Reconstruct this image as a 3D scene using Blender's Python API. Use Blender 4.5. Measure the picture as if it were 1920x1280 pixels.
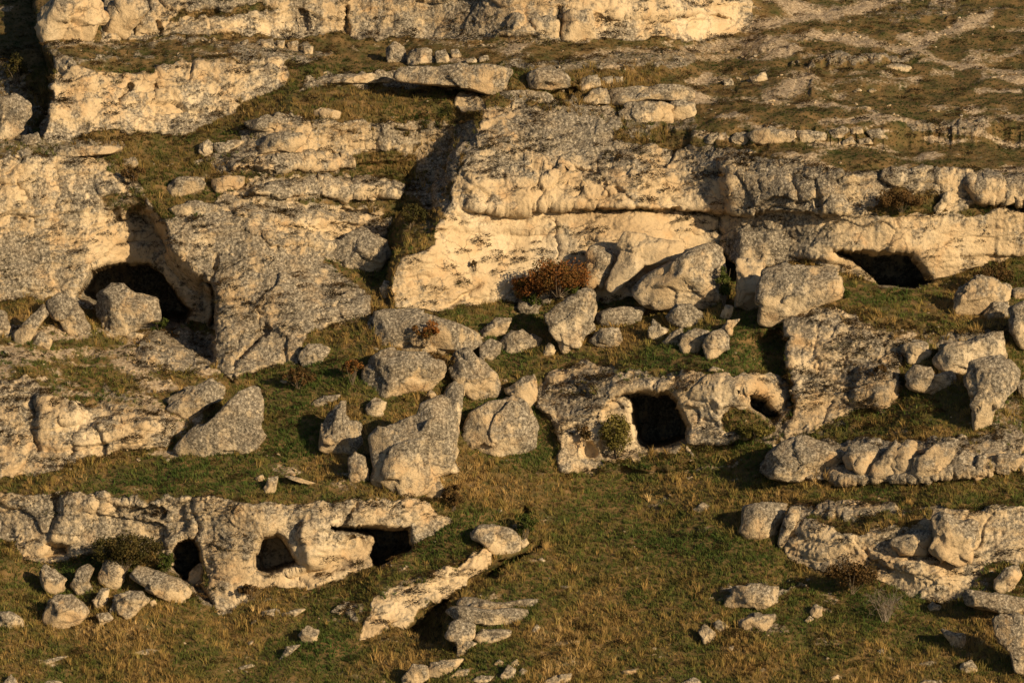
import bpy, bmesh, math, random
import numpy as np
from mathutils import Vector

# ------------------------------------------------------------------ camera, sky, sun, exposure
scene = bpy.context.scene
for o in list(bpy.data.objects):
    bpy.data.objects.remove(o)
R = math.radians
PITCH = R(-8.0)
DIST = 260.0
LENS = 170.0
FW = np.array([0, math.cos(PITCH), math.sin(PITCH)])
UP = np.array([0, -math.sin(PITCH), math.cos(PITCH)])
CAM = -FW * DIST
K = 36.0 / LENS / 1920.0            # tangent per photograph pixel
MPP = K * DIST                      # metres per pixel at the middle distance

cd = bpy.data.cameras.new('camera')
cam = bpy.data.objects.new('camera', cd)
scene.collection.objects.link(cam)
cam.location = CAM
cam.rotation_euler = (math.pi / 2 + PITCH, 0, 0)
cd.lens = LENS
cd.sensor_width = 36.0
cd.clip_start = 1.0
cd.clip_end = 6000.0
scene.camera = cam

SUN_AZ, SUN_EL = 46.0, 21.0         # degrees right of the line from the hill to the camera; height
sdir = Vector((math.sin(R(SUN_AZ)) * math.cos(R(SUN_EL)), -math.cos(R(SUN_AZ)) * math.cos(R(SUN_EL)), math.sin(R(SUN_EL))))
sl = bpy.data.lights.new('sun', 'SUN')
sl.energy = 5.0
sl.angle = R(0.53)
sl.color = (1.0, 0.755, 0.445)
sun = bpy.data.objects.new('sun', sl)
sun.rotation_euler = sdir.to_track_quat('Z', 'Y').to_euler()
scene.collection.objects.link(sun)

w = bpy.data.worlds.new('World')
scene.world = w
w.use_nodes = True
nt = w.node_tree
bg = nt.nodes['Background']
sky = nt.nodes.new('ShaderNodeTexSky')
sky.sky_type = 'NISHITA'
sky.sun_disc = False
sky.sun_elevation = R(SUN_EL)
sky.sun_rotation = math.atan2(sdir.x, sdir.y)
nt.links.new(sky.outputs[0], bg.inputs[0])
bg.inputs[1].default_value = 0.05

scene.view_settings.view_transform = 'Standard'
scene.view_settings.look = 'None'
scene.view_settings.gamma = 1.0
scene.view_settings.use_curve_mapping = False
scene.view_settings.exposure = 0.29
scene.cycles.max_bounces = 4
scene.cycles.diffuse_bounces = 2
scene.cycles.use_denoising = True
scene.cycles.denoiser = 'OPENIMAGEDENOISE'
scene.cycles.denoising_input_passes = 'RGB_ALBEDO_NORMAL'
scene.cycles.denoising_prefilter = 'NONE'

# ------------------------------------------------------------------ helpers
def at(px, py, d):
    """world point of a place on the hill: picture bearing (px, py) and distance d along the view axis"""
    px = np.asarray(px, float); py = np.asarray(py, float); d = np.asarray(d, float)
    x = (px - 960) * K * d
    v = (640 - py) * K * d
    return np.stack([CAM[0] + x, CAM[1] + FW[1] * d + UP[1] * v, CAM[2] + FW[2] * d + UP[2] * v], -1)

CELL = {'A': (0, 0), 'B': (640, 0), 'C': (1280, 0), 'D': (0, 425), 'E': (640, 425), 'F': (1280, 425), 'G': (0, 850), 'H': (640, 850), 'I': (1280, 850)}
ZS = 640 / 1905.0
def P(s):
    """'A x,y x,y ...' (enlarged survey sheets) or 'x,y x,y ...' (whole picture) to an array of picture points"""
    t = s.split()
    if t[0] in CELL:
        ox, oy = CELL[t[0]]; k = ZS; t = t[1:]
    else:
        ox, oy, k = 0, 0, 1.0
    a = np.array([[float(q) for q in p.split(',')] for p in t])
    return a * k + np.array([ox, oy])

_rng = np.random.RandomState(7)
_perm = _rng.permutation(512)
_perm = np.concatenate([_perm, _perm, _perm])
_g = _rng.normal(size=(512, 3)).astype(np.float32); _g /= np.linalg.norm(_g, axis=1)[:, None]
def _hash(i, j, k):
    return _perm[_perm[_perm[i & 511] + (j & 511)] + (k & 511)] & 511
def noise(p, f=1.0, off=0.0):
    """gradient noise, about -0.8..0.8"""
    q = np.asarray(p, np.float32) * np.asarray(f, np.float32) + np.float32(off + 100.37)
    i = np.floor(q).astype(np.int32); u = q - i
    s = u * u * u * (u * (u * 6 - 15) + 10)
    out = np.zeros(len(q), np.float32)
    for a in (0, 1):
        wa = s[:, 0] if a else 1 - s[:, 0]
        for b in (0, 1):
            wb = wa * (s[:, 1] if b else 1 - s[:, 1])
            for c in (0, 1):
                h = _g[_hash(i[:, 0] + a, i[:, 1] + b, i[:, 2] + c)]
                dot = h[:, 0] * (u[:, 0] - a) + h[:, 1] * (u[:, 1] - b) + h[:, 2] * (u[:, 2] - c)
                out += dot * wb * (s[:, 2] if c else 1 - s[:, 2])
    return out * 1.5
def fbm(p, f, octv=3, gain=0.5, off=0.0):
    f = np.asarray(f, np.float32) * np.ones(3, np.float32)
    r = 0; a = 1.0
    for k in range(octv):
        r = r + a * noise(p, f, off + 17.3 * k); f = f * 2.03; a *= gain
    return r
def cells(p, f=1.0, off=0.0):
    """cell noise: (nearest distance, gap to the second, random height, tilt) for broken blocks"""
    q = np.asarray(p, np.float32) * np.asarray(f, np.float32) + np.float32(off + 51.7)
    i = np.floor(q).astype(np.int32)
    n = len(q)
    f1 = np.full(n, 9.0, np.float32); f2 = np.full(n, 9.0, np.float32)
    hid = np.zeros(n, np.int32); best = np.zeros((n, 3), np.float32)
    for a in (-1, 0, 1):
        for b in (-1, 0, 1):
            for c in (-1, 0, 1):
                h = _hash(i[:, 0] + a, i[:, 1] + b, i[:, 2] + c)
                ctr = i + np.array([a, b, c]) + 0.5 + 0.42 * _g[(h * 7 + 3) & 511]
                dv = q - ctr
                d = np.sqrt((dv * dv).sum(1))
                m = d < f1
                f2 = np.where(m, f1, np.minimum(f2, d))
                f1 = np.where(m, d, f1)
                hid = np.where(m, h, hid)
                best = np.where(m[:, None], dv, best)
    tilt = (best * _g[(hid * 5 + 11) & 511]).sum(1)
    return f1, f2 - f1, _g[(hid * 3 + 1) & 511][:, 0], tilt
def sstep(x):
    x = np.clip(x, 0, 1); return x * x * (3 - 2 * x)
def pip(poly, x, y):
    ins = np.zeros(x.shape, bool)
    n = len(poly)
    for k in range(n):
        x0, y0 = poly[k]; x1, y1 = poly[(k + 1) % n]
        if y0 == y1: continue
        c = ((y0 > y) != (y1 > y)) & (x < (x1 - x0) * (y - y0) / (y1 - y0) + x0)
        ins ^= c
    return ins
def pl_dist(pl, x, y):
    d = np.full(x.shape, 1e9)
    for k in range(len(pl) - 1):
        ax, ay = pl[k]; bx, by = pl[k + 1]
        t = np.clip(((x - ax) * (bx - ax) + (y - ay) * (by - ay)) / ((bx - ax) ** 2 + (by - ay) ** 2 + 1e-9), 0, 1)
        d = np.minimum(d, np.hypot(x - ax - t * (bx - ax), y - ay - t * (by - ay)))
    return d
def blur(a, n=1):
    for _ in range(n):
        b = np.pad(a, 1, mode='edge')
        a = (b[:-2, 1:-1] + b[2:, 1:-1] + b[1:-1, :-2] + b[1:-1, 2:] + 2 * a) / 6
    return a

def tag(o, label=None, cat=None, group=None, kind=None):
    for k, v in (('label', label), ('category', cat), ('group', group), ('kind', kind)):
        if v: o[k] = v
    return o
def link(o, parent=None):
    scene.collection.objects.link(o)
    if parent: o.parent = parent
    return o
def mesh_np(name, v, f, mat, attrs=None, smooth=True):
    """mesh from arrays: v (n,3), f (m,3|4)"""
    me = bpy.data.meshes.new(name)
    n, m, k = len(v), len(f), f.shape[1]
    me.vertices.add(n); me.vertices.foreach_set('co', np.ascontiguousarray(v, np.float32).ravel())
    me.loops.add(m * k); me.loops.foreach_set('vertex_index', np.ascontiguousarray(f, np.int32).ravel())
    me.polygons.add(m); me.polygons.foreach_set('loop_start', np.arange(0, m * k, k, dtype=np.int32))
    me.polygons.foreach_set('use_smooth', np.full(m, smooth))
    for an, av in (attrs or {}).items():
        if av.ndim == 1:
            me.attributes.new(an, 'FLOAT', 'POINT').data.foreach_set('value', np.ascontiguousarray(av, np.float32))
        else:
            c = np.ones((n, 4), np.float32); c[:, :3] = av
            me.attributes.new(an, 'FLOAT_COLOR', 'POINT').data.foreach_set('color', c.ravel())
    me.update()
    if mat: me.materials.append(mat)
    return me

# ------------------------------------------------------------------ materials
class NT:
    def __init__(s, tree): s.t = tree
    def n(s, typ, **kw):
        nd = s.t.nodes.new(typ)
        for k, v in kw.items():
            if k.startswith('i_'):
                nd.inputs[int(k[2:]) if k[2:].isdigit() else k[2:].replace('_', ' ')].default_value = v
            else: setattr(nd, k, v)
        return nd
    def l(s, a, b): s.t.links.new(a, b)
    def math(s, op, a, b=0.0, c=None, clamp=False):
        nd = s.n('ShaderNodeMath', operation=op, use_clamp=clamp)
        for k, v in enumerate((a, b, c)):
            if v is None: continue
            if isinstance(v, (int, float)): nd.inputs[k].default_value = v
            else: s.l(v, nd.inputs[k])
        return nd.outputs[0]
    def mix(s, f, a, b):
        nd = s.n('ShaderNodeMix', data_type='RGBA')
        for k, v in ((0, f), (6, a), (7, b)):
            if isinstance(v, (int, float)): nd.inputs[k].default_value = v
            elif isinstance(v, tuple): nd.inputs[k].default_value = (*v, 1)
            else: s.l(v, nd.inputs[k])
        return nd.outputs[2]
    def noise(s, vec, scale, detail=4.0, rough=0.55, dist=0.0):
        nd = s.n('ShaderNodeTexNoise', i_Scale=scale, i_Detail=detail, i_Roughness=rough, i_Distortion=dist)
        s.l(vec, nd.inputs['Vector']); return nd.outputs[0]
    def ramp(s, f, stops):
        nd = s.n('ShaderNodeValToRGB'); cr = nd.color_ramp
        while len(cr.elements) < len(stops): cr.elements.new(0.5)
        for e, (p, c) in zip(cr.elements, stops):
            e.position = p; e.color = (*c, 1)
        s.l(f, nd.inputs[0]); return nd.outputs[0]
    def scale(s, vec, v):
        nd = s.n('ShaderNodeVectorMath', operation='MULTIPLY'); nd.inputs[1].default_value = v
        s.l(vec, nd.inputs[0]); return nd.outputs[0]
    def attr(s, name, typ='GEOMETRY'):
        return s.n('ShaderNodeAttribute', attribute_name=name, attribute_type=typ)

def new_mat(name):
    m = bpy.data.materials.new(name); m.use_nodes = True
    t = NT(m.node_tree)
    b = m.node_tree.nodes['Principled BSDF']
    b.inputs['Roughness'].default_value = 0.95
    b.inputs['Specular IOR Level'].default_value = 0.1
    return m, t, b

def rock_colour(t):
    """limestone: cream where freshly broken, grey speckled lichen where weathered or where cave shade is painted in, ochre stains; returns colour, height"""
    geo = t.n('ShaderNodeNewGeometry')
    pos = geo.outputs['Position']
    sep = t.n('ShaderNodeSeparateXYZ'); t.l(geo.outputs['Normal'], sep.inputs[0])
    up = sep.outputs[2]
    fresh_caveshade = t.attr('fresh_caveshade').outputs['Fac']
    nA = t.noise(pos, 0.32, 2, 0.5)
    nB = t.noise(pos, 1.5, 5, 0.68)
    nC = t.noise(pos, 7.0, 4, 0.78)
    nD = t.noise(t.scale(pos, (1.7, 1.7, 0.15)), 1.0, 4, 0.62)
    nE = t.noise(pos, 0.8, 3, 0.6)
    # weathering cover
    c = t.math('MULTIPLY', t.math('SUBTRACT', nB, 0.5), 5.0)
    c = t.math('ADD', c, t.math('MULTIPLY', t.math('SUBTRACT', nD, 0.5), 4.4))
    c = t.math('ADD', c, t.math('MULTIPLY', t.math('SUBTRACT', nA, 0.5), 3.4))
    c = t.math('ADD', c, t.math('MULTIPLY', t.math('SUBTRACT', nC, 0.5), -1.2))
    c = t.math('ADD', c, t.math('MULTIPLY', up, 0.7))
    c = t.math('ADD', c, 1.22)
    c = t.math('SUBTRACT', c, t.math('MULTIPLY', fresh_caveshade, 2.3))
    cover = t.math('MULTIPLY', c, 1.0, clamp=True)
    cover = t.math('MULTIPLY', cover, 0.95)
    cream = t.ramp(nA, [(0.30, (0.45, 0.335, 0.205)), (0.5, (0.55, 0.435, 0.285)), (0.7, (0.63, 0.53, 0.385))])
    och = t.math('MULTIPLY', t.math('SUBTRACT', nE, 0.53), 5.0, clamp=True)
    cream = t.mix(t.math('MULTIPLY', och, 0.6), cream, (0.49, 0.30, 0.145))
    cream = t.mix(t.math('MULTIPLY', t.math('SUBTRACT', 0.46, nC), 4.0, clamp=True), cream, (0.27, 0.21, 0.145))
    lich = t.ramp(nC, [(0.35, (0.035, 0.031, 0.025)), (0.44, (0.125, 0.110, 0.088)), (0.53, (0.215, 0.190, 0.152)), (0.63, (0.50, 0.445, 0.36))])
    lich = t.mix(t.math('MULTIPLY', t.math('SUBTRACT', nE, 0.46), 3.2, clamp=True), lich, t.ramp(nC, [(0.37, (0.10, 0.078, 0.052)), (0.5, (0.265, 0.21, 0.145)), (0.64, (0.42, 0.35, 0.255))]))
    col = t.mix(cover, cream, lich)
    # joints and hairline fractures
    wc = t.n('ShaderNodeVectorMath', operation='MULTIPLY_ADD'); wc.inputs[1].default_value = (.9, .9, .9)
    ws = t.n('ShaderNodeCombineXYZ'); t.l(nB, ws.inputs[0]); t.l(nE, ws.inputs[1]); t.l(nD, ws.inputs[2])
    t.l(ws.outputs[0], wc.inputs[0]); t.l(pos, wc.inputs[2])
    vo = t.n('ShaderNodeTexVoronoi', feature='DISTANCE_TO_EDGE', i_Scale=0.62); t.l(t.scale(wc.outputs[0], (1.0, 1.0, 1.5)), vo.inputs['Vector'])
    line = t.math('SUBTRACT', 1.0, t.math('MULTIPLY', vo.outputs[0], t.math('ADD', t.math('MULTIPLY', nA, 40.0), 10.0)), clamp=True)
    line = t.math('MULTIPLY', line, t.math('MULTIPLY', t.math('SUBTRACT', nE, 0.40), 5.0, clamp=True))
    col = t.mix(t.math('MULTIPLY', line, 0.7), col, (0.055, 0.046, 0.036))
    h = t.math('ADD', t.math('MULTIPLY', nB, 0.20), t.math('MULTIPLY', nC, 0.10))
    rough = t.math('SUBTRACT', 1.05, t.math('MULTIPLY', fresh_caveshade, 0.6))
    h = t.math('MULTIPLY', h, rough)
    return pos, col, h, nB, nC

def mat_rock():
    m, t, b = new_mat('limestone')
    pos, col, h, nB, nC = rock_colour(t)
    t.l(col, b.inputs['Base Color'])
    bp = t.n('ShaderNodeBump', i_Strength=0.9, i_Distance=1.0); t.l(h, bp.inputs['Height'])
    t.l(bp.outputs[0], b.inputs['Normal'])
    return m

def mat_land():
    """hillside: limestone, pale stony soil and dry litter, mixed by the ground cover stored on the mesh"""
    m, t, b = new_mat('hillside_ground')
    pos, col, h, nB, nC = rock_colour(t)
    rock = t.attr('rock').outputs['Fac']
    bare = t.attr('bare').outputs['Fac']
    n1 = t.noise(pos, 1.1, 6, 0.65)
    n2 = t.noise(pos, 6.0, 4, 0.7)
    litter = t.ramp(n1, [(0.33, (0.055, 0.062, 0.020)), (0.46, (0.11, 0.085, 0.036)), (0.58, (0.17, 0.11, 0.048)), (0.7, (0.25, 0.17, 0.08))])
    litter = t.mix(t.math('MULTIPLY', t.math('SUBTRACT', n2, 0.5), 3.0, clamp=True), litter, (0.06, 0.05, 0.024))
    soil = t.ramp(n2, [(0.32, (0.15, 0.115, 0.075)), (0.5, (0.33, 0.255, 0.175)), (0.66, (0.52, 0.43, 0.32))])
    bf = t.math('ADD', bare, t.math('MULTIPLY', t.math('SUBTRACT', n2, 0.5), 1.1))
    bf = t.math('MULTIPLY', t.math('SUBTRACT', bf, 0.35), 3.0, clamp=True)
    g = t.mix(bf, litter, soil)
    rf = t.math('ADD', rock, t.math('MULTIPLY', t.math('SUBTRACT', nB, 0.5), 1.3))
    rf = t.math('MULTIPLY', t.math('SUBTRACT', rf, 0.38), 4.0, clamp=True)
    t.l(t.mix(rf, g, col), b.inputs['Base Color'])
    gh = t.math('MULTIPLY', n2, 0.10)
    hm = t.n('ShaderNodeMix', data_type='FLOAT'); t.l(rf, hm.inputs[0]); t.l(gh, hm.inputs[2]); t.l(h, hm.inputs[3])
    bp = t.n('ShaderNodeBump', i_Strength=0.9, i_Distance=1.0); t.l(hm.outputs[0], bp.inputs['Height'])
    t.l(bp.outputs[0], b.inputs['Normal'])
    return m

def mat_leaf(name, typ='INSTANCER', transl=0.25):
    m, t, b = new_mat(name)
    a = t.attr('col', typ)
    geo = t.n('ShaderNodeNewGeometry')
    n = t.noise(geo.outputs['Position'], 9.0, 2, 0.6)
    c = t.mix(t.math('MULTIPLY', n, 0.35), a.outputs['Color'], (0.02, 0.018, 0.006))
    t.l(c, b.inputs['Base Color'])
    tr = t.n('ShaderNodeBsdfTranslucent'); t.l(c, tr.inputs[0])
    mx = t.n('ShaderNodeMixShader'); mx.inputs[0].default_value = transl
    t.l(b.outputs[0], mx.inputs[1]); t.l(tr.outputs[0], mx.inputs[2])
    out = [x for x in t.t.nodes if x.type == 'OUTPUT_MATERIAL'][0]
    t.l(mx.outputs[0], out.inputs[0])
    return m

def mat_plain(name, c1, c2, sc=6.0):
    m, t, b = new_mat(name)
    geo = t.n('ShaderNodeNewGeometry')
    t.l(t.mix(t.noise(geo.outputs['Position'], sc, 4, 0.6), c1, c2), b.inputs['Base Color'])
    return m

M_ROCK = mat_rock()
M_LAND = mat_land()
M_GRASS = mat_leaf('grass_blades', 'INSTANCER')
M_LEAF = mat_leaf('bush_leaves', 'GEOMETRY')
M_STEM = mat_plain('woody_stem', (0.10, 0.075, 0.05), (0.20, 0.16, 0.12))
# ------------------------------------------------------------------ survey of the hillside (picture coordinates)
# rock faces: key -> (outline, name, label, category, slope in degrees, freshness, amount of fluting)
CLIFFS = {
 'top': ('185,-40 330,-46 560,-40 760,-44 960,-40 1058,-42 1060,78 1000,76 945,74 880,60 800,62 740,70 660,72 640,60 560,72 480,66 400,70 320,72 250,75 190,78',
   'limestone_cliff', 'long low limestone cliff band along the very top of the hill behind the scrub', 'cliff', 74, .22, .4),
 'topblock': ('1060,-46 1230,-52 1400,-46 1408,10 1411,45 1398,62 1340,72 1180,76 1060,78',
   'limestone_cliff', 'tall golden cliff block with a small hollow beside the upper right plateau', 'cliff', 80, .52, .4),
 'upper_left': ('A 270,260 300,330 300,440 290,560 240,680 235,760 300,790 400,780 560,730 700,745 860,750 1000,760 1150,700 1300,640 1400,550 1590,480 1600,400 1560,345 1380,330 1000,350 900,390 700,400 500,390 400,350 330,280',
   'limestone_cliff', 'broad pale cliff face with a straight shaded edge below the big angular block', 'cliff', 72, .40, .35),
 'left': ('-260,290 0,300 60,292 235,305 262,345 290,385 300,412 336,475 373,507 400,532 408,576 405,600 398,612 345,602 330,612 290,600 250,590 160,575 130,566 60,560 0,566 -260,570',
   'limestone_cliff', 'left grey and ochre cliff undercut by a big dark cave mouth', 'cliff', 80, .34, .4),
 'buttress': ('302,412 336,475 373,507 400,532 408,576 405,613 398,684 433,714 504,694 558,680 581,627 625,612 690,590 700,553 640,516 600,490 571,455 470,440 350,398',
   'rock_buttress', 'massive grey lichen covered rock buttress right of the big dark cave', 'rock', 60, .14, .4),
 'steps': ('350,396 420,370 470,340 420,302 500,262 571,249 640,250 690,259 774,262 772,286 745,305 700,335 760,345 760,373 735,395 707,410 735,440 720,470 640,500 600,488 571,455 470,440',
   'rock_steps', 'broken rock ledges stepping up the slope in the shade of the central cliff', 'rock', 46, .32, .2),
 'central': ('905,200 976,193 1144,200 1160,238 1145,262 1280,279 1414,296 1400,330 1400,400 1347,400 1345,460 1280,500 1200,560 1070,570 936,565 855,580 741,580 737,516 758,482 811,459 818,425 842,403 848,349 889,286',
   'limestone_cliff', 'tallest pale cliff at the centre, cream coloured below a long horizontal crack', 'cliff', 78, .42, .5),
 'right': ('1350,400 1400,330 1414,300 1480,300 1562,313 1650,319 1811,326 2200,340 2200,480 1920,478 1817,505 1754,530 1650,538 1560,508 1512,490 1365,490 1345,470',
   'limestone_cliff', 'golden cliff on the right with a wide low cave above a grassy shelf', 'cliff', 80, .34, .55),
 'cave_house': ('1010,720 1008,760 1040,800 1048,860 1055,885 1090,882 1130,888 1290,872 1300,850 1290,832 1350,832 1420,812 1470,792 1485,770 1480,720 1440,702 1380,712 1280,697 1160,690 1100,678 1040,690',
   'cave_rock', 'low flat topped rock hollowed by an arched doorway cave with a climbing bush', 'rock', 82, .45, .3),
 'bluff': ('F 570,560 580,520 640,480 740,450 960,480 1000,520 1200,600 1300,640 1240,660 1230,760 1210,780 1200,960 1120,1020 980,1030 860,1090 720,1150 600,1200 560,1170 610,1080 625,1000 600,870 590,700',
   'rock_bluff', 'pale crumbly bluff with dry tufts standing right of the arched doorway cave', 'rock', 62, .38, .3),
 'lower_wall': ('G -800,225 200,225 560,220 830,255 1050,230 1250,240 1400,290 1905,265 2205,250 2390,270 2440,330 2540,370 2500,400 2300,520 2085,620 1905,700 1760,745 1560,755 1430,760 1330,870 1210,870 1170,770 1140,640 1000,700 940,650 870,560 640,560 480,560 380,580 300,600 240,600 130,610 80,500 -100,450 -800,450',
   'cave_wall', 'whitish rock wall pierced by four small caves at lower left', 'rock', 84, .38, .5),
 'lower_right': ('I 600,300 700,280 800,300 1000,285 1080,300 1280,300 1450,300 1500,320 1890,310 2500,320 2500,590 1900,600 1700,640 1640,700 1580,780 1520,830 1380,820 1200,760 1020,680 720,650 620,590 560,540 600,450',
   'rock_outcrop', 'long pale rock outcrop carrying loose boulders on its ledge at lower right', 'rock', 60, .36, .2),
 'left_slab': ('D -800,850 60,870 150,850 210,900 330,1000 600,1010 780,1060 930,1090 1000,1120 930,1230 700,1260 600,1275 400,1325 250,1375 60,1415 -800,1430',
   'rock_slab', 'wide grey and white rock slab sloping down to the grass at the left edge', 'rock', 56, .38, .4),
 'gully_bank': ('H 80,1060 130,960 150,900 200,800 340,710 540,660 640,620 740,550 820,560 830,600 740,690 640,790 520,820 430,870 400,930 300,990 150,1030',
   'rock_bank', 'bright cream rock bank slanting along the shaded gully in the grass', 'rock', 66, .75, .2),
}
CLIFFS = {k: (P(v[0]),) + v[1:] for k, v in CLIFFS.items()}

# slopes in degrees, later ones win
SLOPES = [
 ('-300,-300 2300,-300 2300,200 -300,200', 14), ('-300,200 2300,200 2300,560 -300,560', 30),
 ('-300,560 2300,560 2300,880 -300,880', 33), ('-300,880 2300,880 2300,1600 -300,1600', 29),
 ('1300,-200 2200,-200 2200,335 1560,325 1420,300 1300,275 1290,90', 10),
 ('60,78 1420,60 1300,130 900,125 540,120 90,125', 12),
 ('A -300,300 200,300 280,500 230,700 100,800 -300,800', 40),
 ('A -300,780 230,800 700,820 900,800 700,900 -300,900', 25),
 ('560,140 950,122 1300,120 1300,200 1160,200 905,195 880,190 740,165 560,160', 40),
 ('-300,566 130,566 330,612 400,690 433,714 320,730 -300,720', 24),
 ('860,575 1350,575 1480,620 1480,700 1040,690 900,640', 25),
 ('1570,535 1800,520 1920,640 1640,600 1560,560', 22),
 ('1500,800 1640,760 1780,740 1830,820 1500,830', 34),
 ('-300,850 400,850 860,890 860,915 -300,925', 22),
 ('1000,880 1400,880 1400,960 1000,960', 24),
]
SLOPES = [(P(a), b) for a, b in SLOPES] + [(v[0], v[4]) for v in CLIFFS.values()]
SLOPES += [(P(a), b) for a, b in [
 ('905,200 976,193 1144,200 1160,238 1145,262 1280,279 1414,296 1380,310 1150,290 1000,280 889,286', 52),
 ('1010,720 1040,690 1100,678 1160,690 1280,697 1380,712 1440,702 1480,720 1440,728 1300,722 1160,728 1130,760 1060,790 1035,795 1008,760', 42),
 ('C 1020,1190 1200,1060 1400,1080 1480,1190', 42),
 ('C 1480,1190 2700,1190 2700,1160 1500,1140', 35),
 ('I 600,300 1080,300 1450,300 1400,420 1170,480 1000,520 900,420 620,390', 34),
]]

# local relief: outline, metres towards the viewer (negative: hollow), ramps in pixels (left, right, top, bottom)
STAMPS = [
 # ledges stepping up the slope left of the central cliff
 ('A 1250,890 1500,860 1905,840 2300,820 2300,900 1905,930 1500,960 1280,940', .6, (20, 20, 22, 3)),
 ('A 1350,1010 1700,990 2080,985 2250,1000 2240,1100 1905,1110 1600,1090 1380,1080', .65, (20, 20, 22, 3)),
 ('A 1200,1130 1500,1110 1905,1180 2100,1190 2050,1260 1700,1260 1300,1200', .5, (20, 20, 20, 3)),
 ('D 1450,50 1700,20 1905,60 1880,140 1700,95 1500,115', .45, (16, 16, 18, 3)),
 ('1170,250 1300,235 1500,225 2300,225 2300,640 1900,625 1600,605 1480,605 1170,590', -3.0, (210, 400, 60, 100)),
 ('905,196 889,286 848,349 842,403 818,425 811,459 758,482 737,516 741,585 700,600 560,600 450,450 450,260 600,190 860,185', -3.6, (220, 12, 130, 110)),
 ('298,390 336,475 373,507 400,532 408,576 405,613 398,690 330,690 200,640 150,560 150,400 260,360', -3.4, (170, 7, 40, 60)),
 ('F 568,545 590,700 600,870 625,1000 610,1080 560,1170 400,1010 250,800 250,620 400,560', -1.9, (100, 8, 30, 60)),
 # shaded gully at the upper left corner
 ('-300,-60 62,-60 70,20 78,70 92,90 97,130 97,190 85,262 -300,275', -4.2, (200, 5, 30, 20)),
 # cleft around the pillar
 ('F 225,190 455,190 455,480 225,470', -1.6, (8, 8, 4, 20)),
 # ledge under the lower rock row
 ('1425,890 1440,850 1500,825 1620,832 1920,815 1920,880 1740,902 1560,905', .55, (16, 60, 20, 5)),
 # the central cliff stands forward of the stepped slope on its left
 # buttress beside the cave
 # upper-left cliff above the shaded gully
 # bluff
 # cave house block
 ('1006,720 1004,760 1038,800 1044,860 1052,890 1300,880 1480,800 1500,720 1440,695 1280,690 1100,672 1030,690', .6, (8, 60, 40, 10)),
 ('1350,395 1400,310 1600,310 2300,330 2300,480 1920,478 1754,535 1500,490 1345,472', .4, (90, 200, 20, 10)),
 # overhanging upper layer of the central cliff above the long crack
 ('850,300 1000,285 1280,285 1410,300 1410,398 1330,398 1262,396 1230,392 1150,396 1085,388 1020,396 930,398 860,392', .85, (40, 60, 60, 2.5)),
 ('E 450,0 1200,0 1250,80 1210,170 1050,190 950,280 780,330 640,400 480,300 420,200', -.35, (40, 30, 20, 60)),
 ('B 1060,960 1150,955 1230,965 1330,952 1420,965 1470,1040 1490,1090 1300,1080 1100,1060 1000,1000', -.3, (20, 20, 3, 40)),
 # right cliff: overhanging band above the ledge
 ('C 230,870 830,960 1020,1190 700,1200 240,1200', .7, (20, 60, 50, 5)),
 ('C 1570,980 2700,980 2700,1150 1800,1150 1660,1120', .9, (8, 200, 20, 6)),
 # lower-left wall: bulge between the caves, recess beneath it
 ('G 1640,440 1670,330 1800,300 1930,320 1930,400 1880,520 1810,610 1730,640 1690,600', .7, (16, 40, 40, 8)),
 ('G 1560,690 1660,640 1800,620 1900,480 2060,400 2300,400 2300,560 2090,640 1905,710 1600,760', -.8, (30, 30, 5, 40)),
 ('G 560,230 1080,240 1060,460 960,490 870,520 560,500', -.5, (30, 10, 20, 20)),
 ('G 240,500 380,505 470,420 540,280 540,240 320,240 300,380', .35, (20, 14, 20, 6)),
 ('F 790,215 830,135 930,126 1080,133 1200,123 1292,133 1342,188 1384,258 1416,312 1300,352 1080,350 900,338 850,275', -1.1, (30, 14, 2.5, 8)),
 ('E 1560,915 1480,990 1430,1070 1445,1180 1460,1295 1700,1285 1920,1240 1915,1080 1860,960 1780,915', -.75, (6, 8, 4, 10)),
 # gully beside the bright bank
 ('H 830,600 980,540 1140,450 1160,480 1000,620 880,690 740,750 660,790 610,860 580,950 590,1040 480,1100 380,1030 300,990 400,930 430,870 520,820 640,790 740,690', -2.4, (30, 9, 8, 20)),
 ('H 1000,330 1040,280 1060,300 1050,400 1010,460 990,430', -.8, (6, 12, 6, 6)),
 # right outcrop steps
 ('I 560,540 600,440 640,300 1000,290 1400,300 1400,420 1040,560 720,640', .6, (14, 90, 30, 40)),
 ('I 1040,600 1080,560 1220,560 1400,570 1620,640 1600,760 1400,800 1100,690', .55, (12, 60, 5, 40)),
 # top block hollow roofs
 ('C -640,-60 380,-60 385,60 300,40 150,40 90,90 -640,110', .5, (60, 12, 40, 10)),
 # hollow under the rock slab at the centre top
 ('B 310,470 540,475 680,495 815,525 790,560 690,520 620,560 560,530 440,490', -.9, (20, 8, 3, 14)),
 ('B 1060,500 1180,505 1280,495 1345,500 1340,540 1230,545 1200,560 1150,520', -1.2, (12, 8, 3, 10)),
 # mound in front of the left cave
 ('D 740,780 760,700 830,610 920,560 1020,553 1085,610 1120,690 1170,770 1000,820', .9, (20, 14, 14, 40)),
 # dip right of the mound
 ('D 1085,600 1200,600 1190,780 1290,860 1180,800 1120,700', -.8, (10, 5, 10, 20)),
 # rounded mound on the bluff
 ('F 925,960 940,880 960,790 1050,740 1180,795 1215,870 1195,970 1120,1030 980,1030', .8, (12, 10, 12, 40)),
 # left slab edges
 ('D 200,920 330,1000 600,1010 700,1060 440,1090 420,1260 190,1290 210,1100', .7, (10, 60, 30, 60)),
 ('D 440,1090 700,1040 960,1110 900,1240 600,1280 410,1330', .5, (8, 60, 20, 60)),
]
STAMPS = [(P(a), b, c) for a, b, c in STAMPS]

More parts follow.
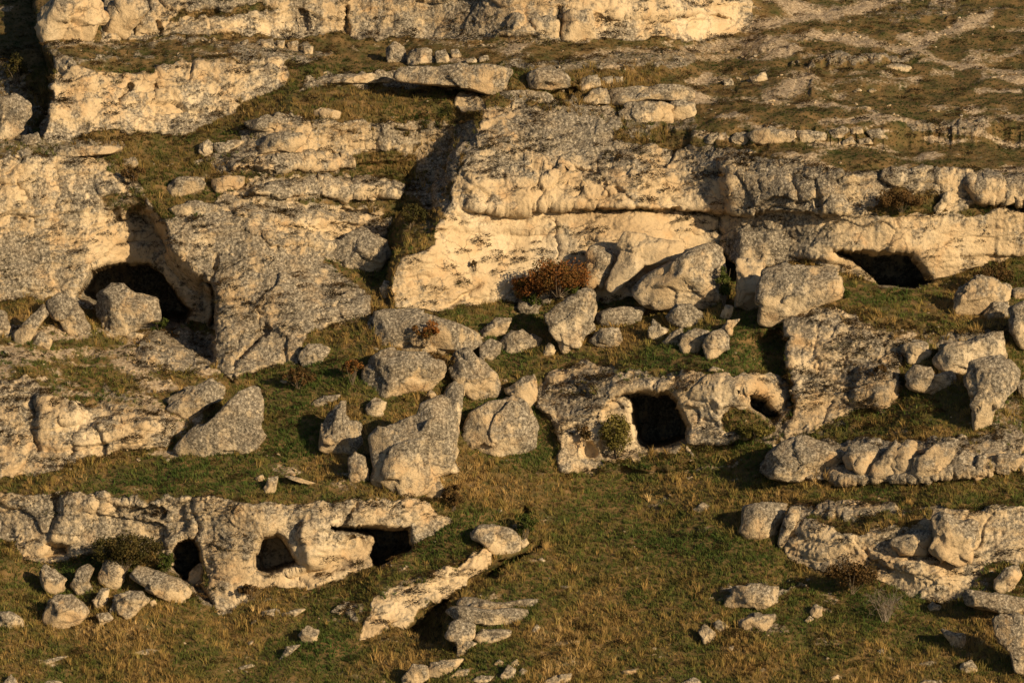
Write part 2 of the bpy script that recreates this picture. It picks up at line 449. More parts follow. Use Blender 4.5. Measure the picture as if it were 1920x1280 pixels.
# caves: cliff, outline, depth, ramps, stone tone (greyed to paint shade into dark caves, creamier in lit ones), label
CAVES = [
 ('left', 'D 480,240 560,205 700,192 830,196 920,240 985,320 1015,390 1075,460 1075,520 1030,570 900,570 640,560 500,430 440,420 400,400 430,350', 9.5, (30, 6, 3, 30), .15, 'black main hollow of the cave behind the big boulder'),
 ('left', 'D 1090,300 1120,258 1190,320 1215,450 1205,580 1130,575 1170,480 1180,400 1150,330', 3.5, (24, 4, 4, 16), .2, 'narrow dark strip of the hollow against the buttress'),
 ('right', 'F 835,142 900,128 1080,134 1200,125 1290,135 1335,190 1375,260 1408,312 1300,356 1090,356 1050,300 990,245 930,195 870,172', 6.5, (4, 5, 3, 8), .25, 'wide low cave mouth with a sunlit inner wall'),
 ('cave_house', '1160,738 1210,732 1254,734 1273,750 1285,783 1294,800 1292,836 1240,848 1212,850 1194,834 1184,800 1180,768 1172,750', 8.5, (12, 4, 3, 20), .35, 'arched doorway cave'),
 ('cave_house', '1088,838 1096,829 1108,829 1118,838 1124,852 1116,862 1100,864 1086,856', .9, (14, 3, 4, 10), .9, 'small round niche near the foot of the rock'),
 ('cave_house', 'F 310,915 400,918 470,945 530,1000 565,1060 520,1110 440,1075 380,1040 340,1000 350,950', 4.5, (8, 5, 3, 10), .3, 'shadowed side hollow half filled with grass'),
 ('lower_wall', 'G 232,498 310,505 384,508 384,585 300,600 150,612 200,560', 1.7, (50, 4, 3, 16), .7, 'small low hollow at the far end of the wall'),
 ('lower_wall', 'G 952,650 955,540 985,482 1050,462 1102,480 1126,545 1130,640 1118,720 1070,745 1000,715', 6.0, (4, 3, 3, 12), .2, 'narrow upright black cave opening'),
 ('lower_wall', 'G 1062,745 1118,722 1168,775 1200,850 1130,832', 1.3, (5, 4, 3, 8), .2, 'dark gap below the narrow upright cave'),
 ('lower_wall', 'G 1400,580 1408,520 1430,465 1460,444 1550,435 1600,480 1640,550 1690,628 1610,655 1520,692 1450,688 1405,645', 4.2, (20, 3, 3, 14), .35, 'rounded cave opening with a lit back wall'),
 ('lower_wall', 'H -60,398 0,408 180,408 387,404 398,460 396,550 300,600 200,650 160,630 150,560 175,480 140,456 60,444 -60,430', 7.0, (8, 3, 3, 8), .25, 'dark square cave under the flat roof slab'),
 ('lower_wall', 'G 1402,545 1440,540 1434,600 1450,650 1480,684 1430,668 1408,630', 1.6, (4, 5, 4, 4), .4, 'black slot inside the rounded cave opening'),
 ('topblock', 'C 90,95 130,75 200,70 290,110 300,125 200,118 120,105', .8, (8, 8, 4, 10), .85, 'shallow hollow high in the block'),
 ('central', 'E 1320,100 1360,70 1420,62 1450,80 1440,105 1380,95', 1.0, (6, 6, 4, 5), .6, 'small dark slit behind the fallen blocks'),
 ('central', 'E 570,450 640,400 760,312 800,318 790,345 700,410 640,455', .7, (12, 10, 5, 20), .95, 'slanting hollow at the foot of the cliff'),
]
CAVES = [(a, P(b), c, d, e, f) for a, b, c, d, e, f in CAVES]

# cracks: line, half width in pixels, depth in metres
CRACKS = [
 ('B 1060,962 1150,955 1230,967 1330,953 1420,965', 3, .5), ('B 790,1165 900,1188 1050,1176 1150,1150 1270,1195 1400,1188 1490,1183', 4, .7),
 ('B 1490,1183 1600,1170 1760,1172 1905,1185 1990,1192 2110,1205', 3.5, .6), ('A 880,390 860,470 850,550', 3, .4), ('A 720,480 660,560 660,610', 4, .5),
 ('D 180,920 200,1050 190,1200 200,1260', 4, .35), ('D 445,1080 430,1180 412,1262', 4, .7), ('G 290,230 312,330 280,410', 5, .5), ('G 540,250 545,330 500,440', 4, .35),
 ('G 1080,250 1090,380 1100,470', 5, .5), ('A 825,0 820,60 760,140', 5, .9), ('B 1215,50 1218,210', 4, 1.0), ('B 25,50 35,200', 4, .7), ('A 1690,60 1700,170', 4, .5),
 ('A 880,130 900,210', 4, .5), ('C -80,-20 60,40 110,30', 4, .4), ('E 1205,0 1215,80 1200,170', 4, .5), ('F 205,-40 205,80 240,200', 5, .6),
 ('C 410,960 440,1100', 5, .35), ('C 620,980 640,1130', 6, .4), ('C 740,1020 760,1150', 6, .35), ('I 1040,560 1100,620 1135,655', 4, .5), ('I 545,420 520,520', 6, .7),
 ('H 0,420 40,330 90,280', 4, .4), ('B 1520,1050 1600,1100 1640,1130', 3, .35), ('B 990,990 960,1080 980,1160', 2.5, .15), ('B 1420,850 1430,960 1490,1090', 3, .2),
 ('F 0,40 200,20 210,80', 3, .2), ('D 500,215 640,110 810,65', 3, .35), ('A 130,900 100,1010 150,1080 200,1230', 4, .3), ('A 300,900 330,1050 310,1180', 4, .3),
 ('F 600,800 800,800 930,780', 2.5, .2), ('D 1215,150 1180,300 1220,420', 4, .35), ('D 1490,560 1370,700 1290,860', 5, .6), ('D 1690,60 1860,240', 3, .3),
 ('B 0,1185 200,1200 350,1170', 4, .5), ('B 0,1000 250,990 400,990', 3, .4), ('B 60,1100 200,1085', 3, .5), ('A 1280,890 1500,870 1900,850', 3, .4), ('A 1350,1040 1700,1000 1905,990', 3, .4),
]
CRACKS = [(P(a), b, c) for a, b, c in CRACKS]

# rocky ground outside the named faces: outline, amount
ROCKY = [
 ('765,258 850,232 900,232 889,290 845,350 840,400 800,440 757,400 775,330', .72),
 ('F 960,520 1480,560 1480,620 1380,700 1240,680 1000,620', .45),
 ('90,82 560,76 640,100 560,122 330,118 100,128', .62), ('430,300 450,250 560,212 650,225 780,232 790,262 690,262 571,252', .85), ('1425,890 1440,850 1500,825 1620,832 1920,815 1920,880 1740,902 1560,905', .9), ('1160,205 1300,200 1310,245 1160,262', .5), ('360,300 470,262 480,300 430,330', .6), ('0,262 90,258 240,270 230,300 0,298', .55), ('640,235 780,225 880,235 800,262 640,255', .5), ('900,120 1000,110 1300,95 1300,125 1000,140', .55),
 ('A -300,300 120,330 230,600 200,780 -300,800', .6), ('B 400,150 920,80 920,225 600,230 420,200', .8), ('560,140 760,140 960,128 960,165 760,168 560,165', .9),
 ('B 620,560 690,515 810,520 800,610 720,625 640,590', 1.0), ('B 1130,560 1340,520 1340,580 1530,590 1530,690 1440,640 1200,600', .55),
 ('C 0,830 100,810 380,820 450,860 300,890 0,860', .95), ('C 100,880 560,890 850,930 840,1000 560,960 400,950 200,900', .75),
 ('C 990,110 1100,60 1400,40 1540,20 1700,70 1400,110 1080,130', .45), ('C 1200,680 1600,660 1640,740 1400,750 1250,720', .55), ('C 540,350 760,330 1000,305 1280,300 1340,320 1270,350 760,360', .75),
 ('C 60,180 400,210 700,210 600,270 300,290 60,300', .35), ('C 60,400 480,400 700,450 700,560 400,520 60,560', .3),
 ('D 560,880 860,1010 1000,1100 1000,1150 760,1060 500,1000', .5), ('D 740,780 760,700 830,610 920,560 1020,555 1085,610 1120,690 1170,770 1000,820', .75),
 ('D 1090,590 1195,600 1190,760 1110,680', .9), ('D 480,680 760,640 840,760 900,900 700,880 560,760', .3), ('D 0,860 400,860 700,1000 300,1000', .35),
 ('E 960,700 1200,740 1100,780', .25), ('F 925,960 940,880 960,790 1050,740 1180,795 1215,870 1195,970 1120,1030 980,1030', .85), ('F 700,1150 860,1090 980,1030 1000,1100 800,1180', .4),
 ('F 440,1190 560,1100 640,1060 700,1100 640,1200 500,1240', .8), ('F 1640,1100 1760,960 1905,960 1905,1180 1740,1180', .5), ('F 1380,690 1480,600 1780,580 1790,640 1480,690', .8),
 ('1055,872 1150,880 1290,865 1300,850 1310,870 1200,890 1100,895 1055,890', .7), ('H 560,1000 700,1060 640,1140', .6), ('H 0,830 130,850 130,920 60,920 0,890', .7),
 ('G 1210,860 1330,850 1400,800 1320,890 1240,900', .7), ('H 1670,290 1760,270 1850,240 1860,260 1740,300', .6), ('G 0,270 140,290 130,480 60,480 0,420', .7),
 ('I 1560,780 1640,700 1740,640 1905,610 1905,820 1700,800', .4), ('I 220,740 540,735 720,730 700,750 540,780 230,780', .7), ('I 300,920 540,890 580,1020 480,1060 400,1030', .5),
 ('350,396 470,340 480,300 600,310 640,330 760,345 735,440 640,500 571,455', .8),
]
ROCKY = [(P(a), b) for a, b in ROCKY]
# turf and scrub growing on ledges of the rock faces
GRASSY = [
 ('A 900,340 1300,330 1500,340 1480,365 1100,360 900,385', .5), ('A 150,250 500,262 900,262 1300,262 1300,330 900,330 400,330 290,310', .5),
 ('A 1280,950 1500,968 1905,940 2250,905 2240,985 1905,980 1350,1002', .6), ('A 1380,1085 1905,1118 2200,1105 2150,1180 1905,1170 1500,1105', .55), ('H 200,800 340,700 540,650 640,610 740,545 700,600 560,690 360,770 230,840', .4),
 ('1125,864 1200,862 1290,845 1310,872 1200,892 1110,895', .9), ('E 1250,740 1450,745 1620,800 1905,790 1905,815 1560,815 1380,775', .6),
 ('A 900,100 1050,70 1250,60 1380,30 1500,60 1560,80 1350,90 1150,110', .8), ('A 1250,80 1450,40 1480,70 1300,95', .6), ('B 60,880 200,850 410,880 415,985 200,985 60,960', .95),
 ('B 240,1120 360,1110 560,1180 500,1280 350,1280 220,1220', .9), ('C 1020,1190 1200,1060 1400,1080 1480,1190', 1.0), ('C 1480,1195 1660,1130 1905,1130 1905,1175 1700,1200', .8),
 ('I 640,380 760,360 1000,360 1280,320 1400,330 1390,400 1100,430 960,460 760,400', .75), ('F 860,490 960,490 1000,530 900,560', .5), ('F 1160,600 1280,590 1330,650 1200,640', .6),
 ('B 1040,580 1400,590 1500,620 1480,680 1200,640', .35), ('E 1330,860 1420,870 1440,920 1350,920', .5), ('A 600,890 700,920 690,980 620,980', .6), ('A 560,1110 800,1040 850,1130 720,1170 600,1190', .55),
 ('A 400,350 900,340 860,400 500,400', .45), ('E 1500,830 1905,820 1905,845 1600,850', .4), ('I 1690,600 1905,590 1905,630 1700,640', .7),
 ('F 310,990 440,1040 520,1100 400,1160 230,1130 250,1060', .8), ('D 0,420 60,400 400,400 300,560 60,620 0,640', .6),
]
GRASSY = [(P(a), b) for a, b in GRASSY]
# pale worn tracks and stony patches: line, half width, strength
TRACKS = [
 ('C 480,-20 620,30 720,70 800,85', 14, 1.0), ('C 800,85 950,55 1100,20 1250,-10', 13, 1.0), ('C 390,130 560,110 720,75', 12, .9), ('C 400,215 650,205 850,205 1050,235 1220,270 1320,260', 9, .85),
 ('C 1320,260 1450,190 1600,130 1720,80', 12, .85), ('C 1300,280 1500,350 1700,385 1905,400', 9, .8), ('C 0,265 200,255 420,235', 14, .7), ('C 0,330 250,300 500,270', 9, .6),
 ('C 480,540 620,480 700,430', 20, .8), ('C 640,575 850,590 990,610 1150,660 1350,710 1600,745 1905,805', 6, .8), ('C 560,910 700,920 840,940', 12, .9), ('C 1650,520 1780,515 1880,510', 6, .8),
 ('C 720,470 1000,460 1300,480', 7, .5), ('C 1400,410 1510,400', 7, .6), ('D 480,700 620,690 760,640 840,600', 12, .75), ('D 660,760 760,800 800,870 880,880', 16, .8), ('D 780,960 860,1010 920,1080 1000,1110', 18, .9),
 ('D 760,1050 860,1080 960,1120', 14, .7), ('D 0,730 200,740 420,760 560,780', 7, .5), ('F 960,520 940,600 1000,660 1100,690 1250,620 1290,590', 12, .8), ('F 1000,700 1150,700 1300,640', 10, .7),
 ('B 1300,300 1600,290 1905,300', 8, .6), ('B 560,250 800,260 1000,230 1200,240', 8, .5), ('B 1450,350 1700,330 1905,340', 8, .5), ('A 300,255 700,245 1000,240 1350,230', 5, .7), ('A 1100,300 1350,310 1600,330', 5, .6),
 ('I -80,110 60,95 180,75 320,70', 3, .7), ('H 1200,115 1500,100 1905,80', 4, .4), ('F 880,700 950,560', 8, .6), ('H 700,170 900,180 1000,165', 3, .4), ('I 720,640 900,650 1020,690', 7, .6),
]
TRACKS = [(P(a), b, c) for a, b, c in TRACKS]
# freshness spots on the relief: centre x, y, radius x, y, amount
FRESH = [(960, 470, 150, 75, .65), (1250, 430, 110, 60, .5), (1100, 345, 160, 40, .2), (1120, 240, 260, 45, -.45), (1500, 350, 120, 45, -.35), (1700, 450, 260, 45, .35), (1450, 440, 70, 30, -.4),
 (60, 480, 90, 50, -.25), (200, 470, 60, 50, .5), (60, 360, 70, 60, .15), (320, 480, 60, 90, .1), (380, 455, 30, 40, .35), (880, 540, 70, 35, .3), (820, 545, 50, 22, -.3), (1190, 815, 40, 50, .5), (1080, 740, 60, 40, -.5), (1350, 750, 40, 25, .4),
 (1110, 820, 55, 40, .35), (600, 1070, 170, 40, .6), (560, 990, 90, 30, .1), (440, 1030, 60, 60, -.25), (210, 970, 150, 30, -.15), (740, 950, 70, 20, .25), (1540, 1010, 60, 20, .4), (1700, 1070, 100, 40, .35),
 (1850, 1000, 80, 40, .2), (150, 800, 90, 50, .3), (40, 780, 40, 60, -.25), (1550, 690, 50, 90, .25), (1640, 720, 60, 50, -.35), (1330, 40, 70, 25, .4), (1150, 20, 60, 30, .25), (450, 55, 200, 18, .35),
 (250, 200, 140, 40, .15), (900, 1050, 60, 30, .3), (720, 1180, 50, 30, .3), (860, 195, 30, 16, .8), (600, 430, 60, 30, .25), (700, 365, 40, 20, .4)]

# ------------------------------------------------------------------ distance of the hillside (least squares over the slopes)
def solve_base():
    st = 8
    gx = np.arange(-240, 2161, st); gy = np.arange(-160, 1441, st)
    X, Y = np.meshgrid(gx, gy)
    wp = np.stack([X.ravel() / 60., Y.ravel() / 60., np.zeros(X.size)], -1)
    wx = X + 7 * fbm(wp, 1, 2, off=3).reshape(X.shape); wy = Y + 7 * fbm(wp, 1, 2, off=9).reshape(X.shape)
    S = np.full(X.shape, 30.0)
    for poly, s in SLOPES:
        S[pip(poly, wx, wy)] = s
    S = blur(S, 2)
    e = np.degrees(PITCH + np.arctan((640 - Y) * K))
    ang = np.clip(S - e, 11, 100)
    gv = MPP * st / np.tan(np.radians(ang))          # depth gain per step upward
    gv = 0.5 * (gv[1:] + gv[:-1])                     # between rows
    wv, wu = 1.0, 0.22
    d = np.zeros(X.shape)
    for r in range(len(gy) - 2, -1, -1):
        d[r] = d[r + 1] + gv[r]
    d = np.repeat(d.mean(1, keepdims=True), len(gx), 1)
    def A(d):
        o = 1e-5 * d
        dv = (d[:-1] - d[1:]) * wv; o[:-1] += dv; o[1:] -= dv
        du = (d[:, 1:] - d[:, :-1]) * wu; o[:, 1:] += du; o[:, :-1] -= du
        return o
    b = np.zeros(X.shape); b[:-1] += gv * wv; b[1:] -= gv * wv
    r = b - A(d); p = r.copy(); rs = (r * r).sum()
    for _ in range(900):
        Ap = A(p); al = rs / (p * Ap).sum(); d += al * p; r -= al * Ap
        rn = (r * r).sum()
        if rn < 1e-7: break
        p = r + rn / rs * p; rs = rn
    d = blur(d, 1)
    i0 = int((640 + 160) / st); j0 = int((960 + 240) / st)
    return gx, gy, d - d[i0, j0] + DIST
GX, GY, BASE = solve_base()
def bilin(F, x, y, x0, y0, st):
    fx = np.clip((x - x0) / st, 0, F.shape[1] - 1.001); fy = np.clip((y - y0) / st, 0, F.shape[0] - 1.001)
    i = fx.astype(int); j = fy.astype(int); u = fx - i; v = fy - j
    return (F[j, i] * (1 - u) + F[j, i + 1] * u) * (1 - v) + (F[j + 1, i] * (1 - u) + F[j + 1, i + 1] * u) * v

# fine grid: 2.1 px within the picture, wider steps around it
FS = 2.1
px_in = np.arange(-30, 1951, FS); py_in = np.arange(-30, 1311, FS)
def margin(n, s0, g): return np.cumsum(s0 * g ** np.arange(n))
mx = margin(40, 3.0, 1.145); my = margin(22, 3.0, 1.13)
PXG = np.concatenate([px_in[0] - mx[::-1], px_in, px_in[-1] + mx])
PYG = np.concatenate([py_in[0] - my[::-1], py_in, py_in[-1] + my])
NX, NY = len(PXG), len(PYG)
GXX, GYY = np.meshgrid(PXG, PYG)
_w = np.stack([GXX.ravel() / 34., GYY.ravel() / 34., np.zeros(GXX.size)], -1)
W1 = fbm(_w, 1, 4, .55, off=1).reshape(GXX.shape); W2 = fbm(_w, 1, 4, .55, off=31).reshape(GXX.shape)
WXX, WYY = GXX + 6.5 * W1, GYY + 6.5 * W2          # rough outlines
VXX, VYY = GXX + 3.0 * W1, GYY + 3.0 * W2          # finer outlines (caves)
def sub(poly, pad=14):
    i0, i1 = np.searchsorted(PXG, [poly[:, 0].min() - pad, poly[:, 0].max() + pad])
    j0, j1 = np.searchsorted(PYG, [poly[:, 1].min() - pad, poly[:, 1].max() + pad])
    return slice(j0, j1), slice(i0, i1)
def stamp(D, poly, amt, ramps, xx, yy):
    sl = sub(poly)
    m = pip(poly, xx[sl], yy[sl])
    dx = np.gradient(PXG)[sl[1]]; dy = np.gradient(PYG)[sl[0]]
    h, wd = m.shape
    L = np.zeros(m.shape); Rr = np.zeros(m.shape); T = np.zeros(m.shape); B = np.zeros(m.shape)
    c = np.zeros(h)
    for i in range(wd): c = np.where(m[:, i], c + dx[i], 0); L[:, i] = c
    c = np.zeros(h)
    for i in range(wd - 1, -1, -1): c = np.where(m[:, i], c + dx[i], 0); Rr[:, i] = c
    c = np.zeros(wd)
    for j in range(h): c = np.where(m[j], c + dy[j], 0); T[j] = c
    c = np.zeros(wd)
    for j in range(h - 1, -1, -1): c = np.where(m[j], c + dy[j], 0); B[j] = c
    f = sstep(L / ramps[0]) * sstep(Rr / ramps[1]) * sstep(T / ramps[2]) * sstep(B / ramps[3])
    f = blur(f, 1 if min(ramps) < 6 else 2)
    D[sl] -= amt * f
    return sl, f, m

D = bilin(BASE, np.clip(GXX, -240, 2160), np.clip(GYY, -160, 1440), -240, -160, 8)
# beyond the surveyed margin the hill goes on: up to the plateau, down into the ravine
over = np.clip(-160 - GYY, 0, None); under = np.clip(GYY - 1440, 0, None)
D += over * MPP * 6.0 - under * MPP * 1.1
for poly, amt, rp in STAMPS:
    stamp(D, poly, amt, rp, WXX, WYY)
CAVEMASK = np.full(D.shape, -1, int)
CAVEF = np.zeros(D.shape)
for k, (key, poly, dep, rp, fr, lab) in enumerate(CAVES):
    sl, f, m = stamp(D, poly, -dep, rp, VXX, VYY)
    CAVEMASK[sl] = np.where(f > .04, k, CAVEMASK[sl])
    CAVEF[sl] = np.maximum(CAVEF[sl], f)
for pl, wd, dep in CRACKS:
    sl = sub(pl, 24)
    dd = pl_dist(pl, WXX[sl], WYY[sl])
    D[sl] += dep * np.exp(-(dd / wd) ** 2)

# ground cover maps
CLIFFID = np.full(D.shape, -1, int)
ROCK = np.zeros(D.shape); FR = np.full(D.shape, .2); FLUTE = np.zeros(D.shape)
for k, (key, v) in enumerate(CLIFFS.items()):
    sl = sub(v[0]); m = pip(v[0], WXX[sl], WYY[sl])
    CLIFFID[sl] = np.where(m, k, CLIFFID[sl])
    ROCK[sl] = np.where(m, 1.0, ROCK[sl]); FR[sl] = np.where(m, v[5], FR[sl]); FLUTE[sl] = np.where(m, v[6], FLUTE[sl])
for poly, a in ROCKY:
    sl = sub(poly); m = pip(poly, GXX[sl] + 12 * W1[sl], GYY[sl] + 12 * W2[sl])
    ROCK[sl] = np.where(m, np.maximum(ROCK[sl], a), ROCK[sl])
for poly, a in GRASSY:
    sl = sub(poly); m = pip(poly, GXX[sl] + 12 * W1[sl], GYY[sl] + 12 * W2[sl])
    ROCK[sl] = np.where(m, ROCK[sl] * (1 - a), ROCK[sl])
ROCK = np.where(CAVEMASK >= 0, 1.0, ROCK)
ROCK = blur(ROCK, 2); FR = blur(FR, 3); FLUTE = blur(FLUTE, 4)
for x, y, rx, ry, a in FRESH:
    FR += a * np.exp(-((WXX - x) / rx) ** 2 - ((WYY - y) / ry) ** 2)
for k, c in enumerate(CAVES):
    FR = np.where(CAVEMASK == k, c[4], FR)  # paints cave shade into the stone colour: greyer in black mouths, creamier in lit ones
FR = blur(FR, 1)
BARE = np.zeros(D.shape)
for pl, wd, a in TRACKS:
    sl = sub(pl, 90)
    dd = pl_dist(pl, GXX[sl] + 9 * W1[sl], GYY[sl] + 5 * W2[sl])
    BARE[sl] = np.maximum(BARE[sl], a * np.exp(-(dd / wd) ** 2))
# the dry plateau at upper right and the trodden left slope are stonier than the lower meadow
_b = np.stack([GXX.ravel() / 90., GYY.ravel() / 22., np.zeros(GXX.size)], -1)
BN = fbm(_b, 1, 4, .55, off=77).reshape(D.shape)
plate = pip(P('700,70 2300,-300 2300,330 1560,325 1300,280 1280,130 700,130'), GXX, GYY)
leftp = pip(P('-300,600 400,620 420,720 330,860 -300,760'), GXX, GYY)
BARE = np.maximum(BARE, np.where(plate, .02 + 1.2 * BN, np.where(leftp, .38 + 1.3 * BN, .05 + .75 * BN - .25)).clip(0, 1))
BARE = blur(BARE, 1)

# displacement along the surface normal
VERT = at(GXX, GYY, D).reshape(-1, 3)
def grid_normals(v):
    g = v.reshape(NY, NX, 3)
    du = np.gradient(g, axis=1); dv = np.gradient(g, axis=0)
    n = np.cross(dv, du); n /= np.linalg.norm(n, axis=2, keepdims=True) + 1e-9
    return n.reshape(-1, 3)
def rock_disp(p, flute, s=1.0):
    """relief of weathered bedded limestone, metres"""
    wv = np.stack([fbm(p, .45, 2, off=5), fbm(p, .45, 2, off=15), fbm(p, .45, 2, off=25)], -1) * .55
    q = p + wv
    f1, gap, hh, tilt = cells(q, (.26, .26, .62))
    d = .17 * hh + .10 * tilt - .10 * np.clip(1 - gap / .05, 0, 1)
    f1, gap, hh, tilt = cells(q, (.75, .75, 1.5), off=9)
    d += (.060 * hh + .04 * tilt - .03 * np.clip(1 - gap / .06, 0, 1)) * (1 - .45 * flute)
    # bedding: layers of uneven thickness, each standing a little proud of or behind the next
    z = q[:, 2] * 1.15 + .9 * noise(p, (.08, .08, .0), off=43) + .25 * noise(p, (.5, .5, .2), off=44)
    li = np.floor(z).astype(np.int32); fr_ = z - li
    lay = _g[(li * 37 + 5) & 511][:, 0] * (1 - sstep((fr_ - .86) / .14)) + _g[((li + 1) * 37 + 5) & 511][:, 0] * sstep((fr_ - .86) / .14)
    d += (.20 * lay + .07 * (.5 - np.abs(fr_ - .45))) * np.clip(.55 + 1.2 * noise(p, (.12, .12, .3), off=46), 0, 1) * (1 - .35 * flute)
    d += .36 * fbm(p, (.16, .16, .2), 2, off=40) + .17 * fbm(q, (.5, .5, .36), 2, .5, off=41)
    d += .05 * noise(q, (.5, .5, 5.0), off=55)
    d += flute * (.08 * np.abs(noise(q, (1.1, 1.1, .16), off=60)) + .07 * noise(p, (3.4, 3.4, .4), off=65))
    d += .035 * fbm(p, 2.2, 2, .6, off=70) + .05 * fbm(p, 6.5, 2, .7, off=72)
    pit = noise(p, 1.6, off=80)
    d -= .25 * np.clip(pit - .40, 0, 1)
    return d * s
nrm = grid_normals(VERT)
SM = np.clip(blur(CAVEF, 14) * 1.6, 0, .5)
for x_, y_, rx_, ry_, a_ in [(960, 470, 150, 60, .42), (1250, 430, 90, 50, .35), (640, 1060, 120, 35, .5), (570, 1010, 60, 40, .3), (1720, 455, 200, 35, .35), (1215, 800, 120, 75, .46), (1420, 760, 60, 40, .35), (1650, 495, 130, 60, .42), (120, 1000, 60, 40, .3), (500, 1040, 70, 60, .42), (740, 1010, 60, 40, .4), (330, 500, 60, 90, .35), (210, 480, 60, 40, .3)]:
    SM = np.maximum(SM, a_ * np.exp(-((WXX - x_) / rx_) ** 4 - ((WYY - y_) / ry_) ** 4))
rk = ROCK.ravel(); cv = SM.ravel()   # hollowed faces are smoothed by hand
sel = rk > .05
disp = np.zeros(len(VERT))
disp[sel] = rock_disp(VERT[sel], FLUTE.ravel()[sel]) * rk[sel] * (1 - .72 * np.clip(cv[sel] * 2, 0, 1)) + .12 * rk[sel]
gsel = rk < .95
disp[gsel] += (.28 * fbm(VERT[gsel], .35, 3, off=90) + .06 * fbm(VERT[gsel], 1.6, 3, off=95)) * (1 - rk[gsel])
nfade = np.where((np.abs(GXX - 960) > 1300) | (np.abs(GYY - 640) > 900), .3, 1).ravel()
VERT = VERT + nrm * (disp * nfade)[:, None]
# where the surface now stands, as distance along the view axis (for placing things on it)
DD = ((VERT - CAM) @ FW).reshape(NY, NX)
NRM = grid_normals(VERT)
def lookup(F, px, py):
    px = np.atleast_1d(np.asarray(px, float)); py = np.atleast_1d(np.asarray(py, float))
    i = np.clip(np.searchsorted(PXG, px) - 1, 0, NX - 2); j = np.clip(np.searchsorted(PYG, py) - 1, 0, NY - 2)
    u = np.clip((px - PXG[i]) / (PXG[i + 1] - PXG[i]), 0, 1); v = np.clip((py - PYG[j]) / (PYG[j + 1] - PYG[j]), 0, 1)
    if F.ndim == 3: u = u[:, None]; v = v[:, None]
    return (F[j, i] * (1 - u) + F[j, i + 1] * u) * (1 - v) + (F[j + 1, i] * (1 - u) + F[j + 1, i + 1] * u) * v
VG = VERT.reshape(NY, NX, 3)

# ------------------------------------------------------------------ hillside sheet, rock faces and caves as objects
idx = np.arange(NX * NY).reshape(NY, NX)
QUADS = np.stack([idx[1:, :-1], idx[1:, 1:], idx[:-1, 1:], idx[:-1, :-1]], -1).reshape(-1, 4)
fid = CLIFFID[:-1, :-1].ravel(); cvid = CAVEMASK[:-1, :-1].ravel()
cliff_keys = list(CLIFFS)
cave_owner = np.array([cliff_keys.index(c[0]) for c in CAVES])
fid = np.where(cvid >= 0, cave_owner[np.clip(cvid, 0, None)], fid)
ATT = {'rock': ROCK.ravel(), 'fresh_caveshade': FR.ravel(), 'bare': BARE.ravel()}
def take(quads, base, skirt):
    """faces of the relief as a mesh of their own, with sides running into the hill"""
    u, inv = np.unique(quads, return_inverse=True)
    f = inv.reshape(-1, 4); v = VERT[u] - base
    at_ = {k: a[u] for k, a in ATT.items()}
    if skirt:
        e = np.concatenate([f[:, [0, 1]], f[:, [1, 2]], f[:, [2, 3]], f[:, [3, 0]]])
        key = np.sort(e, 1); code = key[:, 0].astype(np.int64) * len(u) + key[:, 1]
        _, first, cnt = np.unique(code, return_index=True, return_counts=True)
        be = e[first[cnt == 1]]
        bu, binv = np.unique(be, return_inverse=True); binv = binv.reshape(-1, 2)
        ctr = v.mean(0)
        back = v[bu] + np.array([0, skirt, -.25 * skirt]) + (ctr - v[bu]) * .015
        n0 = len(v)
        v = np.concatenate([v, back])
        f = np.concatenate([f, np.stack([be[:, 1], be[:, 0], n0 + binv[:, 0], n0 + binv[:, 1]], -1)])
        at_ = {k: np.concatenate([a, a[bu]]) for k, a in at_.items()}
    return v, f, at_
v, f, a = take(QUADS[fid < 0], np.zeros(3), 0)
hill = link(bpy.data.objects.new('hillside', mesh_np('hillside', v, f, M_LAND, a)))
tag(hill, 'steep grassy hillside with stony ground between the rocks', 'hillside', kind='structure')
for k, key in enumerate(cliff_keys):
    poly, name, lab, cat, s, fr, fl = CLIFFS[key]
    qs = QUADS[(fid == k) & (cvid < 0)]
    pts = VERT[np.unique(qs)]
    base = np.array([pts[:, 0].mean(), pts[:, 1].mean(), pts[:, 2].min()])
    root = link(bpy.data.objects.new(name, None)); root.location = base; root.empty_display_size = .5
    tag(root, lab, cat, {'limestone_cliff': 'limestone cliffs on the hillside'}.get(name, 'rock outcrops on the hillside'), 'thing')
    v, f, a = take(qs, base, 1.6)
    link(bpy.data.objects.new('rock_face', mesh_np('rock_face', v, f, M_LAND, a)), root)
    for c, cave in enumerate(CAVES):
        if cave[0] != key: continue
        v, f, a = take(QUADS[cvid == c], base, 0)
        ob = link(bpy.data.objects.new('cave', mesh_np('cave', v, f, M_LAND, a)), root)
        ob['label'] = cave[5]
